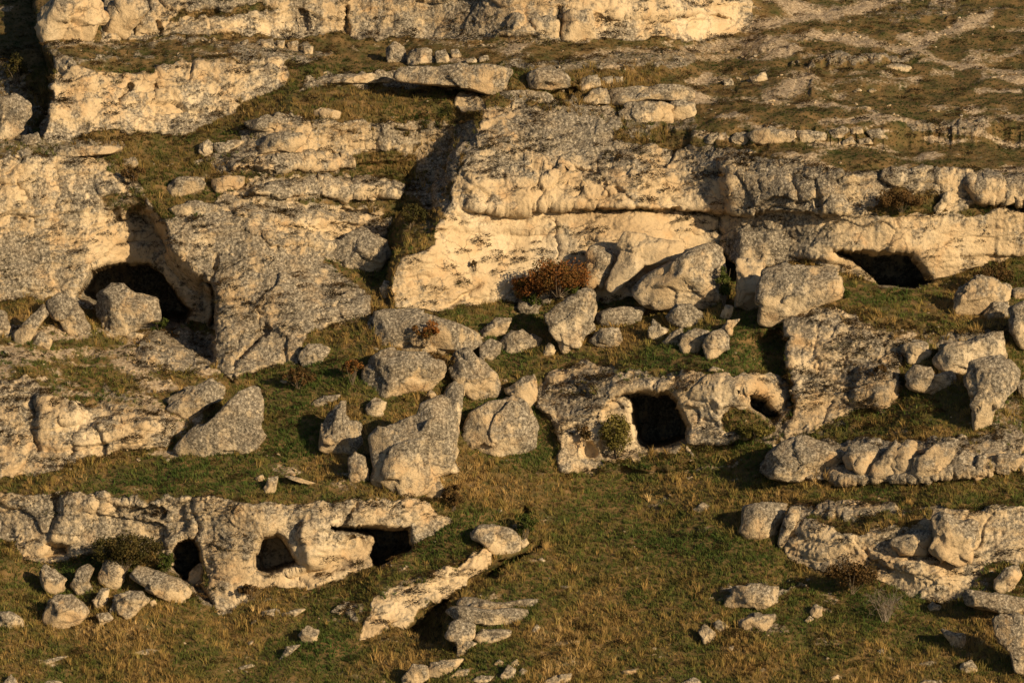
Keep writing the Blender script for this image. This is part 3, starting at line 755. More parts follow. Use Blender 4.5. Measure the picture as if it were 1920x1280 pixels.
# ------------------------------------------------------------------ loose rocks, one object each
# outline | name | label | freshness | thickness (share of its mean width) | lift towards the viewer in metres
ROCKS = '''
A 215,60 300,5 340,-60 540,-60 595,90 545,180 510,240 420,238 265,252 235,190 205,100|boulder|huge smooth angular block perched at the top left corner of the slope|.75|.7|0
A 600,5 800,-40 830,60 760,140 690,228 620,212 555,182 600,90|boulder|rounded pale block wedged right beside the huge perched block|.55|.7|0
A 760,130 800,90 860,108 888,200 800,224 752,202|boulder|low cream rock at the start of the top cliff band|.6|.8|0
A -40,560 80,535 170,580 192,640 60,772 -40,795|boulder|grey boulder cut by the left edge below the shaded gully|.2|.7|0
A 45,440 130,393 178,400 120,452 60,468|boulder|small pale rock in the dark gully at upper left|.3|.8|0
A 120,762 210,738 232,790 170,818 112,812|boulder|small knobbly rock at the foot of the broad upper left cliff|.2|.8|0
A 255,848 420,820 692,814 640,858 300,888|rock_slab|long thin slab lying on the turf left of the dark grassy hollow|.5|1.6|0
A 90,850 150,822 182,850 160,892 98,892|boulder|squat rock left of the long thin slab|.3|.8|0
A 1108,812 1160,783 1192,800 1182,862 1140,880 1106,850|boulder|round sunlit stone at the left tip of the stepped ledge|.6|.9|0
A 1198,800 1290,783 1362,788 1280,852 1210,868 1188,830|boulder|knobbly low rock beside the round sunlit stone on the stepped ledge|.4|.8|0
A 1365,680 1560,633 1732,690 1700,735 1500,748 1400,722|boulder|wide grey cap rock on top of the stepped ledge|.1|.8|0
A 1452,800 1500,748 1692,735 1702,792 1640,852 1450,858 1436,820|rock_block|square block under the wide grey cap rock|.35|.8|.25
A 1753,622 1790,598 1902,625 1898,662 1810,674 1758,652|boulder|flat bright stone alone on the brown turf near the upper centre left|.6|.8|0
A 928,1032 1000,988 1142,988 1148,1042 1060,1084 980,1114 940,1072|boulder|left one of two blocks lying below the dark grassy hollow|.3|.8|0
A 1178,1002 1280,983 1368,983 1352,1032 1280,1084 1220,1074 1188,1042|boulder|right one of two blocks lying below the dark grassy hollow|.35|.8|0
A 948,1162 1080,1118 1218,1150 1160,1194 980,1214|rock_slab|flat cream rock on top of the buttress beside the cave shadow|.6|.9|0
A 688,890 750,878 772,920 720,948 683,920|boulder|small round rock at the top right of the left cliff|.35|.8|0
A 1338,237 1385,218 1392,268 1348,270|boulder|leftmost of the small tooth shaped rocks below the top cliff|.3|.8|0
A 1455,225 1520,218 1532,272 1458,284|boulder|second and largest of the tooth shaped rocks below the top cliff|.5|.8|0
A 1540,225 1592,223 1582,280 1548,274|boulder|third tooth shaped rock below the top cliff|.45|.8|0
A 1600,240 1662,228 1672,294 1608,300|boulder|fourth tooth shaped rock below the top cliff|.45|.8|0
A 1688,250 1752,258 1742,320 1698,320|boulder|rightmost tooth shaped rock below the top cliff|.5|.8|0
B 243,272 300,238 362,270 372,352 258,355|boulder|grey rock at the left end of the short row above the overhanging slab|.2|.8|0
B 368,310 400,278 502,273 522,352 366,364|boulder|wide middle rock of the short row above the overhanging slab|.4|.8|0
B 524,290 580,273 612,347 528,354|boulder|narrow pale rock at the right of the row above the overhanging slab|.4|.8|0
B 608,280 652,273 672,317 618,328|boulder|small rock tucked behind the right end of the row above the overhanging slab|.3|.8|0
B 688,332 740,316 762,347 698,354|stone|small pale stone on the scrub in front of the top cliff|.5|.8|0
B 768,315 816,308 832,347 768,349|stone|twin of the small pale stone, just right of it in front of the top cliff|.5|.8|0
B 300,380 560,372 800,362 965,388 935,440 922,502 820,524 680,494 540,474 308,458|rock_slab|long overhanging grey slab with a dark gap under it at the upper centre|.15|1.0|.9
B -182,440 0,418 200,413 312,455 90,468 -172,474|rock_slab|thin pale ledge slab leading left from the overhanging grey slab|.5|1.5|.2
B 1036,412 1100,383 1230,393 1292,430 1282,492 1180,504 1056,498|boulder|rounded grey block with a black gap under it right of the overhanging slab|.2|.8|.6
B 860,522 1000,498 1130,513 1192,550 1208,580 900,576|rock_slab|low rounded grey rock at the top rim of the central cliff|.1|.9|0
B 1346,432 1430,418 1448,480 1340,514 1326,480|boulder|left one of three small blocks above the split slab|.4|.8|0
B 1450,430 1512,423 1518,482 1453,484|boulder|middle one of three small blocks above the split slab|.4|.8|0
B 1520,430 1567,428 1573,472 1518,478|boulder|right one of three small blocks above the split slab|.35|.8|0
B 1343,562 1400,498 1482,493 1502,582 1380,584|rock_block|left half of the big slab split by a dark crack|.2|.9|.2
B 1500,500 1600,483 1850,476 1965,500 1970,560 1700,564 1560,594 1508,588|rock_block|right half of the big slab split by a dark crack|.3|.8|.2
B 1533,622 1600,573 1720,557 1842,600 1834,684 1760,706 1680,690 1560,694|boulder|bright rounded boulder lying below the split slab|.5|.8|.2
B 1840,575 1905,560 1975,575 1978,640 1900,690 1836,670|boulder|small sunlit rock right of the bright rounded boulder|.55|.8|.1
B 918,122 960,73 1022,90 1037,212 928,228|rock_block|narrow upright block at the front of the top cliff band|.6|.8|0
B 1048,112 1200,88 1217,212 1058,218|rock_block|square sunlit block left of the dark vertical cleft in the top cliff|.6|.6|0
B 1238,60 1400,50 1412,202 1340,238 1238,224|rock_block|square sunlit block right of the dark vertical cleft in the top cliff|.65|.6|.2
C 118,792 160,743 252,738 262,802 148,808|boulder|first rock from the left of the ledge row above the central cliff|.4|.8|0
C 264,772 300,738 352,743 388,818 288,803|boulder|wedge shaped rock in the ledge row above the central cliff|.4|.8|0
C 358,742 480,713 622,733 632,792 480,819 384,793|boulder|largest rock of the ledge row above the central cliff|.4|.8|0
C 634,740 700,723 802,743 793,784 658,799|boulder|rightmost big rock of the ledge row above the central cliff|.45|.8|0
C 818,732 900,703 932,730 882,772 828,778|boulder|grey rock just off the right end of the ledge row|.25|.8|0
C 933,722 1000,708 1012,747 943,753|boulder|small grey rock in the scrub right of the ledge row|.2|.8|0
C 1018,732 1100,718 1148,778 1058,784|boulder|outermost grey rock in the scrub right of the ledge row|.25|.8|0
C 888,792 940,763 972,802 898,818|boulder|left of two small rocks under the right end of the ledge row|.3|.8|0
C 973,782 1040,768 1062,802 983,814|boulder|right of two small rocks under the right end of the ledge row|.3|.8|0
C 1105,378 1200,353 1274,375 1262,404 1150,404|boulder|low whitish rock alone in the grass of the upper right plateau|.5|1|0
C 218,452 270,433 284,477 228,488|stone|small rock at the left of the plateau path|.4|.8|0
C 368,432 460,403 474,447 388,469|stone|pale lumpy rock on the plateau near the golden block|.45|.8|0
C 960,503 985,492 1004,508 975,518|stone|tiny orange stone in the middle of the plateau|.9|.8|0
C 1030,508 1060,494 1085,506 1055,522|stone|tiny flat stone beside the tiny orange stone|.5|.8|0
C 1638,667 1682,653 1694,692 1648,694|stone|small grey rock at the right end of the stony plateau strip|.3|.8|0
C 1403,1162 1450,1088 1492,1068 1504,1122 1440,1189 1408,1196|boulder|leaning sunlit rock by the brown scrub above the wide low cave|.45|.8|.2
C 1588,992 1640,968 1762,983 1772,1132 1670,1144 1616,1062|rock_block|dark edged block on the rim at the far right above the golden cliff|.2|.7|.3
C 1774,1052 1840,1008 1940,1000 1945,1114 1790,1144|rock_block|block cut by the right edge on the rim above the golden cliff|.3|.7|.2
D 538,382 580,328 620,298 682,330 742,380 862,405 880,522 800,553 772,584 600,600 558,532 538,452|boulder|big pointed boulder standing in the mouth of the big dark cave|.2|.75|.4
D 262,422 330,368 402,400 442,460 514,560 482,602 430,627 358,582 298,502|boulder|leaning grey boulder left of the cave mouth boulder|.2|.8|.1
D 78,592 150,528 237,432 268,490 222,560 167,642 150,680 93,642|boulder|tilted elongated stone leaning at the left below the grey cliff|.3|.8|.1
D 173,652 230,583 293,630 272,684 188,695|boulder|small rock under the tilted elongated stone|.4|.8|0
D -30,460 30,478 63,590 20,635 -30,635|boulder|rock cut by the left edge beside the tilted elongated stone|.2|.8|0
D 700,600 740,590 800,600 790,640 720,640|stone|flat pale stone in front of the cave mouth boulder|.6|1|0
D 928,962 1010,913 1172,855 1248,900 1232,962 1130,1024 1070,1082 956,1032|boulder|split grey boulder with a tuft on the slope under the left cave|.2|.8|0
D 955,1242 1050,1138 1180,1058 1330,938 1412,912 1468,960 1462,1110 1495,1168 1440,1235 1300,1300 1000,1312|boulder|shark fin shaped rock rising from the grass left of centre|.25|.6|0
D 1666,722 1720,658 1790,648 1848,680 1792,764 1688,806|boulder|grey rock at the foot of the buttress on the right side|.2|.8|0
E -92,150 20,48 110,-5 242,78 258,150 192,250 60,240 -62,224|boulder|dark rounded boulder at the top of the buttress left of the central cliff|.15|.8|0
E 213,347 240,298 272,308 278,372 233,405|stone|small upright stone in the grass at the corner of the central cliff|.6|.8|0
E 132,602 158,498 230,457 400,452 522,488 650,538 752,588 768,645 700,690 560,700 420,712 330,726 208,730 147,652|boulder|long whale backed boulder with a reddish shrub below the central cliff|.2|.75|0
E 132,832 168,728 300,692 460,707 562,758 558,832 482,904 228,962 137,912|boulder|wide grey boulder under the whale backed boulder|.1|.8|0
E 462,672 520,649 593,663 573,724 478,720|boulder|small rock behind the top of the wide grey boulder|.15|.8|0
E 592,792 628,688 700,667 772,738 852,818 888,896 852,939 760,966 688,924 627,852|boulder|tilted oval boulder resting above the big slanted boulder|.2|.7|.3
E 767,662 830,626 893,650 883,712 810,766 768,744|boulder|upright rock left of the low tufted rock at the centre|.3|.8|0
E 878,642 940,588 1010,568 1118,625 1102,684 1000,711 898,694|boulder|low rounded rock with turf on its crown at the centre|.2|.8|0
E 776,582 860,508 953,508 922,582 840,634 776,630|boulder|flat faced rock behind the upright rock at the centre|.2|.8|0
E 1146,492 1200,438 1280,378 1360,346 1404,370 1424,450 1419,572 1372,602 1322,664 1240,720 1206,652 1166,592|boulder|tall pointed boulder balanced on its tip in the middle of the fallen rocks|.3|.6|.3
E 1126,692 1160,642 1194,680 1178,730 1126,725|stone|small pale stone at the tip of the tall pointed boulder|.5|.8|0
E 1418,482 1500,452 1692,452 1654,553 1560,575 1427,548|boulder|oblong block right of the tall pointed boulder|.2|.8|0
E 1387,642 1440,567 1553,562 1568,662 1522,703 1427,674|boulder|squarish grey rock under the oblong block|.15|.8|0
E 976,452 1000,397 1072,387 1114,430 1104,484 998,495|boulder|dark rock under the rust coloured bush|.1|.8|0
E 1156,372 1230,315 1304,370 1262,409 1178,409|boulder|rounded grey rock right under the rust coloured bush|.2|.8|0
E 1106,412 1172,392 1184,442 1118,455|boulder|small dark rock between two rocks below the rust coloured bush|.1|.8|0
E 1346,332 1366,168 1400,106 1502,138 1534,190 1494,262 1454,334 1380,360|rock_block|upright fallen block leaning by the rust coloured bush|.35|.8|1.1
E 1476,332 1526,198 1588,36 1700,46 1905,88 1905,182 1700,232 1600,302 1540,366|rock_block|big bright slab leaning on the central cliff behind the pyramid boulder|.8|.45|1.3
E 1636,352 1700,278 1830,186 2080,104 2122,130 2134,230 2144,362 2104,466 1960,456 1890,446 1740,481 1666,422|boulder|largest fallen boulder, pyramid shaped and sunlit, below the central cliff|.5|.7|.9
E 1813,502 1870,438 1950,422 2013,480 2018,562 1900,566 1846,552|boulder|grey rock in front of the pyramid boulder|.15|.8|.2
E 1712,582 1740,517 1829,575 1772,645 1716,612|boulder|small pointed rock left of the grey rock under the pyramid boulder|.5|.8|0
E 1797,642 1850,578 1908,560 1904,652 1838,676|boulder|dark low rock between small rocks below the pyramid boulder|.15|.8|0
F -24,662 0,608 70,566 154,590 114,642 94,694 10,711|boulder|left one of two rocks on the green shelf above the side hollow|.35|.8|.1
F 106,662 150,598 210,572 258,610 264,682 190,736 138,741|boulder|right one of two rocks on the green shelf above the side hollow|.3|.8|.1
F 207,502 240,432 284,448 274,502 223,536|stone|small sunlit stone under the ivy beside the pillar|.7|.8|0
F 197,582 250,527 324,513 284,562 273,616|stone|small pale stone below the sunlit pillar|.5|.8|0
F 266,152 330,36 600,26 694,100 664,162 480,226 380,204 286,193|rock_block|grey overhanging block roofing the sunlit pillar|.1|.9|3.2
F 300,180 444,190 434,422 412,478 298,446|rock_pillar|sunlit square pillar under the overhanging block|.9|.8|.2
F 426,545 436,380 456,248 560,206 852,246 920,340 894,394 740,456 650,486 590,506 500,556|boulder|large slanting boulder between the pillar and the wide low cave|.3|.6|.6
F 1526,402 1580,328 1660,276 1740,286 1834,340 1824,404 1720,456 1640,486 1506,508|boulder|whitish boulder with a brown tuft right of the grassy shelf|.4|.8|.2
F 1686,482 1740,417 1824,418 1819,504 1698,521|boulder|shaded rock squeezed under the whitish tufted boulder|.1|.8|.3
F 1816,442 1920,406 2010,420 2010,690 1900,690 1846,602 1816,522|boulder|big boulder cut by the right edge beside the whitish tufted boulder|.2|.7|.5
F 1826,352 1920,337 1970,345 1970,412 1848,414|boulder|rock on top of the boulder cut by the right edge|.25|.8|.2
F 1581,862 1596,748 1700,721 1822,748 1890,800 1874,902 1782,964 1742,1024 1722,1126 1626,1150 1616,962|boulder|mushroom shaped upright stone near the right edge|.2|.75|.3
F 1246,832 1300,777 1384,788 1404,832 1504,798 1524,862 1432,956 1348,936 1266,904|boulder|bluish shaded rock in the grass left of the mushroom shaped stone|.4|.8|.2
F 1396,742 1480,656 1600,636 1794,576 1810,742 1700,746 1590,776 1580,836 1446,806|rock_block|wide tilted block with a cream face behind the mushroom shaped stone|.45|.7|.2
F 1226,662 1300,626 1374,648 1384,702 1350,766 1256,766|boulder|rounded cream rock at the right end of the pale crumbly bluff|.5|.8|.2
F 137,802 170,777 236,800 202,819|stone|small white stone on the roof of the doorway cave rock|.6|.8|0
F 1866,862 1935,848 1935,964 1876,946|boulder|dark rock at the right edge behind the mushroom shaped stone|.15|.8|.2
E 692,1132 716,1028 830,966 960,936 1044,998 1089,1130 1094,1234 1000,1292 900,1308 736,1266 706,1182|boulder|big rounded boulder with a bright front left of the doorway cave rock|.4|.75|.1
E 166,1182 218,1108 380,1036 540,956 614,998 654,1130 660,1282 624,1384 480,1478 320,1510 186,1404 171,1292|boulder|big slanted boulder with a small lit hollow at its foot|.2|.65|.3
E 586,922 630,867 684,900 674,1002 654,1102 640,1134 601,1082 596,1002|rock_block|thin upright slab against the big slanted boulder|.4|.7|.9
E 556,962 600,877 640,861 694,900 694,944 620,944|boulder|cap rock at the head of the big slanted boulder|.2|.8|.4
E 916,902 1080,816 1094,880 1084,1002 1040,1036 1016,962 926,934|boulder|cracked cream rock between the big rounded boulder and the doorway cave rock|.5|.7|0
E 467,942 500,907 529,940 490,969|stone|little round stone under the wide grey boulder|.2|.8|0
E 136,992 190,952 254,980 224,1064 146,1066|boulder|small knobbly rock in the grass under the wide grey boulder|.25|.8|0
E -122,1242 -107,1090 -30,986 32,976 12,1060 104,1100 109,1202 50,1270 -92,1276|boulder|hook shaped grey rock left of the big slanted boulder|.15|.75|.1
D 1718,996 1800,946 1910,934 1880,964 1780,1010|rock_slab|thin ledge stone above the hook shaped grey rock|.3|1.2|0
E 36,1292 80,1261 134,1290 149,1412 112,1440 48,1446|boulder|upright narrow stone at the left foot of the big slanted boulder|.15|.8|.1
H 456,242 482,178 510,147 554,158 588,250|boulder|knobbly white rock at the right foot of the big slanted boulder|.4|.8|.2
H 508,12 560,-24 644,60 654,104 560,124 512,104|boulder|grey rock leaning on the right side of the big slanted boulder|.2|.8|.3
I 441,62 466,0 560,-64 680,-86 800,-64 894,10 919,92 750,135 620,151 486,129|boulder|ribbed dark and light boulder at the left end of the lower rock row|.15|.8|.2
I 886,22 950,-46 1060,-46 1104,0 1054,124 990,114 916,82|boulder|cream faced rock second in the lower rock row|.5|.8|.2
I 1066,62 1130,-4 1200,-76 1294,-46 1279,62 1244,151 1150,156 1056,124|boulder|flat faced pointed rock at the middle of the lower rock row|.45|.7|.3
I 1266,112 1286,28 1400,-56 1546,-76 1494,42 1424,130 1328,151|boulder|slanting grey rock fourth in the lower rock row|.3|.7|.3
I 1476,122 1506,28 1560,-14 1644,-2 1614,151 1516,146|boulder|steep rock fifth in the lower rock row|.25|.8|.2
I 1616,132 1646,8 1694,2 1699,124 1636,151|boulder|narrow rock near the right end of the lower rock row|.3|.8|.2
I 1726,62 1760,6 1864,-4 1909,30 1854,94 1736,90|boulder|last low rock at the right end of the lower rock row|.3|.8|.1
I 316,422 336,298 420,281 589,276 524,444 440,481 366,471|boulder|dark edged white rock at the left tip of the lower right outcrop|.4|.8|.1
I 526,502 566,368 600,297 659,308 644,372 594,464 558,546|boulder|narrow split rock second from the left tip of the lower right outcrop|.3|.8|.2
I 1161,492 1250,436 1384,426 1399,502 1354,566 1218,566|boulder|oblong pale boulder sitting on the lower right outcrop|.45|.8|.4
I 1391,372 1440,331 1544,368 1634,398 1646,452 1604,542 1630,602 1560,642 1446,601 1381,532 1418,452|boulder|big smooth upright boulder perched on the lower right outcrop|.5|.7|.8
I 1741,702 1800,636 1874,626 1894,680 1854,764 1780,784 1741,752|boulder|round pale boulder near the right edge below the lower right outcrop|.45|.85|.3
I 1566,792 1600,756 1700,776 1800,796 1935,806 1935,904 1860,901 1716,876 1596,846|rock_slab|shaded grey slab under the round pale boulder at the right edge|.15|.8|.6
I 1736,932 1800,896 1935,906 1935,1240 1850,1216 1826,1124 1756,1054|boulder|shaded grey rock filling the lower right corner|.2|.7|.4
I 87,992 120,947 184,1000 178,1054 118,1066|stone|lower white stone of the pair in the meadow left of the bare shrub|.5|.85|0
I 162,942 200,922 269,970 244,1004 188,994|stone|upper white stone of the pair in the meadow left of the bare shrub|.5|.85|0
I 245,852 286,738 400,738 544,737 534,834 440,891 400,854 298,864|boulder|flat topped white rock in the meadow under the lower right outcrop|.3|.8|0
I 296,932 400,898 524,892 514,984 400,1004 328,994|rock_slab|flat grey rock below the flat topped white rock|.2|1.1|0
I 706,882 740,837 779,858 774,904 728,926|stone|small upright stone left of the bare grey shrub|.4|.85|0
I 676,932 710,902 734,922 702,951|stone|small stone leaning below the small upright stone by the bare shrub|.4|.8|0
I 1361,852 1400,827 1444,850 1424,886 1378,880|stone|small stone right of the bare grey shrub|.4|.8|0
I 1436,972 1500,997 1584,1007 1574,1084 1530,1108 1486,1044|boulder|low hooked rock in the grass below the bare shrub|.35|.8|0
I 1306,1172 1400,1156 1444,1180 1350,1206|rock_slab|flat thin stone in the lower right grass|.5|1.2|0
I 1546,1182 1610,1146 1656,1210 1610,1236 1556,1219|stone|lumpy white stone near the lower right corner|.5|.85|0
I 426,1207 470,1187 489,1210 438,1225|stone|lone tiny white stone at the bottom of the meadow|.6|.8|0
I 816,1247 870,1229 892,1255 838,1270|stone|small white stone right of the lone tiny one at the bottom|.6|.8|0
I -10,1280 60,1247 104,1270 110,1320 -10,1320|stone|white stone cut by the bottom edge right of centre|.55|.8|0
I 1262,1310 1350,1262 1480,1262 1540,1310|rock_slab|white slab cut by the bottom edge at lower right|.5|1|0
I 56,312 110,277 149,288 122,334 72,340|stone|flat rock in the grass left of the lower right outcrop|.3|.9|0
I 1076,1102 1120,1082 1149,1110 1098,1125|stone|small flat stone below the bare grey shrub|.4|.9|0
G 211,667 250,616 330,666 379,700 354,754 290,794 246,742|boulder|leftmost tilted block of the rock heap under the cave wall|.35|.8|.1
G 386,737 430,656 480,621 529,638 494,712 524,764 438,791|boulder|shaded upright block second in the rock heap under the cave wall|.25|.8|.1
G 546,682 576,596 640,586 704,660 694,714 640,756 566,724|boulder|whitish block at the top of the rock heap under the cave wall|.45|.8|.2
G 721,692 780,626 860,646 1000,696 1064,770 1044,819 980,831 878,794 796,734|boulder|long cylindrical boulder lying before the narrow black cave|.3|.8|.2
G 241,922 256,850 300,786 400,776 474,830 494,872 440,954 330,986 256,954|boulder|largest rounded boulder of the heap, at its lower left|.35|.8|.1
G 511,822 570,746 609,758 594,834 538,876|boulder|small bright wedge in the middle of the rock heap|.5|.8|.1
G 632,790 720,756 804,762 824,822 762,894 720,926 656,894 646,850|boulder|lumpy white rock at the right of the heap below the long cylindrical boulder|.4|.8|.2
G 611,862 640,817 659,840 654,904 616,899|stone|small stone squeezed left of the lumpy white rock in the heap|.4|.8|.1
G 541,902 600,886 634,920 558,976|stone|pale low stone at the bottom of the rock heap|.5|.8|0
G 826,832 860,811 879,840 838,859|stone|tiny white stone below the long cylindrical boulder|.6|.8|0
G -30,890 50,881 124,930 129,964 20,991 -30,986|boulder|pale boulder cut by the left edge at lower left|.5|.8|0
G 1666,1012 1710,961 1784,983 1764,1044 1708,1074|boulder|lone round stone in the grass below the rock wall|.4|.85|0
G 1556,1152 1600,1076 1679,1066 1622,1114 1578,1164|rock_slab|thin curved stone just below the lone round stone|.45|1|0
G 1456,880 1540,864 1569,890 1542,919 1461,923|rock_slab|left of two flat white stones under the rock wall|.55|1|0
G 1571,892 1640,871 1719,862 1642,909 1576,919|rock_slab|right of two flat white stones under the rock wall|.5|1|0
G 1466,192 1500,136 1554,121 1544,182 1532,234 1486,224|boulder|upright white rock in the grass on top of the cave wall|.5|.8|0
G 1421,137 1465,114 1479,147 1438,164|stone|small stone left of the upright white rock above the cave wall|.5|.8|0
G 1556,122 1640,126 1834,185 1700,172|rock_slab|thin bedrock edge right of the upright white rock above the cave wall|.5|1.6|0
G 1061,662 1120,611 1154,660 1144,722 1169,774 1098,744 1056,712|rock_block|sunlit block standing in the narrow black cave|.8|.7|-.6
G 1326,1192 1400,1171 1429,1185 1342,1206|rock_slab|flat thin stone in the grass at bottom left of centre|.5|1.3|0
G 716,1112 840,1087 914,1100 800,1129|rock_slab|long flat stone in the lower left meadow|.4|1.5|0
G 196,1164 330,1131 404,1127 270,1173|rock_slab|long flat stone near the lower left corner|.4|1.5|0
G 0,1310 60,1226 120,1310|stone|pale stone at the bottom left corner|.5|.9|0
G 190,1310 270,1261 349,1272 355,1310|rock_slab|flat stone cut by the bottom edge at lower left|.5|1|0
G 1841,884 1900,836 1934,848 1914,904|boulder|small dark rock right of the flat white stones under the rock wall|.2|.8|0
H 716,442 760,401 830,396 930,426 994,468 994,534 900,571 830,556 786,504 736,474|boulder|rounded white boulder at the head of the bright gully bank|.4|.8|.3
H 991,492 1030,468 1049,500 1008,531|stone|small cream stone right of the rounded white boulder at the gully head|.6|.85|.2
H 646,842 680,796 760,806 900,836 1010,806 1144,801 1082,854 900,876 696,871|rock_slab|upper flat rock layer beside the shaded gully|.25|1.1|.2
H 586,882 640,851 800,866 1054,866 1022,914 940,951 756,946 646,931|rock_slab|middle rock layer beside the shaded gully|.25|1.1|.4
H 736,1032 790,981 944,981 934,1024 840,1061 786,1066|rock_slab|small flat rock at the lower right of the gully layers|.3|1|.2
H 576,1022 600,946 660,926 744,956 744,1024 702,1066 658,1106 636,1054|rock_block|shaded knobbly rock at the lower end of the gully layers|.2|.8|.4
H 636,1136 670,1036 764,1056 702,1096 656,1140|boulder|lowest pale rock below the gully layers|.3|.8|.2
H 341,1264 400,1171 484,1186 494,1254 420,1310 346,1315|rock_block|angular block at the bottom edge left of centre|.4|.8|.2
H 486,1242 488,1161 600,1146 689,1141 644,1204 580,1256|rock_block|flat pale block second from left at the bottom edge|.45|.8|.2
H 566,1274 650,1206 714,1201 704,1244 620,1276|boulder|small lumpy rock right of the flat pale block at the bottom edge|.45|.8|.1
H 846,1172 880,1146 909,1165 870,1201|stone|small stone left of the little white cairn at the bottom|.5|.85|0
H 886,1242 930,1176 974,1200 969,1249 896,1264|boulder|largest rock of the little white cluster at the bottom centre|.5|.8|.1
H 936,1172 980,1146 1004,1180 970,1206|stone|top stone of the little white cluster at the bottom centre|.5|.85|0
H 981,1242 1010,1191 1044,1210 1034,1251|stone|right stone of the little white cluster at the bottom centre|.5|.85|0
H 1126,1270 1200,1236 1284,1226 1264,1305 1146,1305|rock_slab|white slab cut by the bottom edge right of the little cluster|.5|1|0
H 726,1264 780,1236 854,1241 804,1290|stone|flat lumpy stone at the bottom left of the little white cluster|.5|.9|0
H 1561,1212 1660,1196 1664,1229 1568,1236|rock_slab|straight edged white stone at the bottom right of centre|.55|1.2|0
H 1201,735 1300,736 1324,750 1240,767|rock_slab|flat white stone alone in the central meadow|.5|1.3|0
H 1704,782 1758,767 1752,794|stone|tiny white stone at the right of the central meadow|.5|.9|0
H 1056,992 1090,951 1114,970 1080,1006|stone|small pale stone right of the gully layers|.4|.85|0
'''
ico = {}
def icosphere(n):
    if n not in ico:
        bm = bmesh.new(); bmesh.ops.create_icosphere(bm, subdivisions=n, radius=1.0)
        v = np.array([q.co[:] for q in bm.verts]); f = np.array([[q.index for q in p.verts] for p in bm.faces]); bm.free()
        ico[n] = (v, f)
    return ico[n]
def outline_radius(poly, c, m=180):
    th = np.linspace(-math.pi, math.pi, m, endpoint=False)
    r = np.zeros(m)
    for k, t in enumerate(th):
        dx, dy = math.cos(t), math.sin(t)
        for a in range(len(poly)):
            p, q = poly[a] - c, poly[(a + 1) % len(poly)] - c
            e = q - p; den = dx * e[1] - dy * e[0]
            if abs(den) < 1e-9: continue
            s = (p[0] * e[1] - p[1] * e[0]) / den; u = (p[0] * dy - p[1] * dx) / den
            if s > 0 and -1e-6 <= u <= 1 + 1e-6: r[k] = max(r[k], s)
    for _ in range(1): r = (np.roll(r, 1) + r + np.roll(r, -1)) / 3
    return th, r
def area_centroid(p):
    x, y = p[:, 0], p[:, 1]; x1, y1 = np.roll(x, -1), np.roll(y, -1)
    cr = x * y1 - x1 * y; a = cr.sum() / 2
    return abs(a), np.array([((x + x1) * cr).sum(), ((y + y1) * cr).sum()]) / (6 * a)
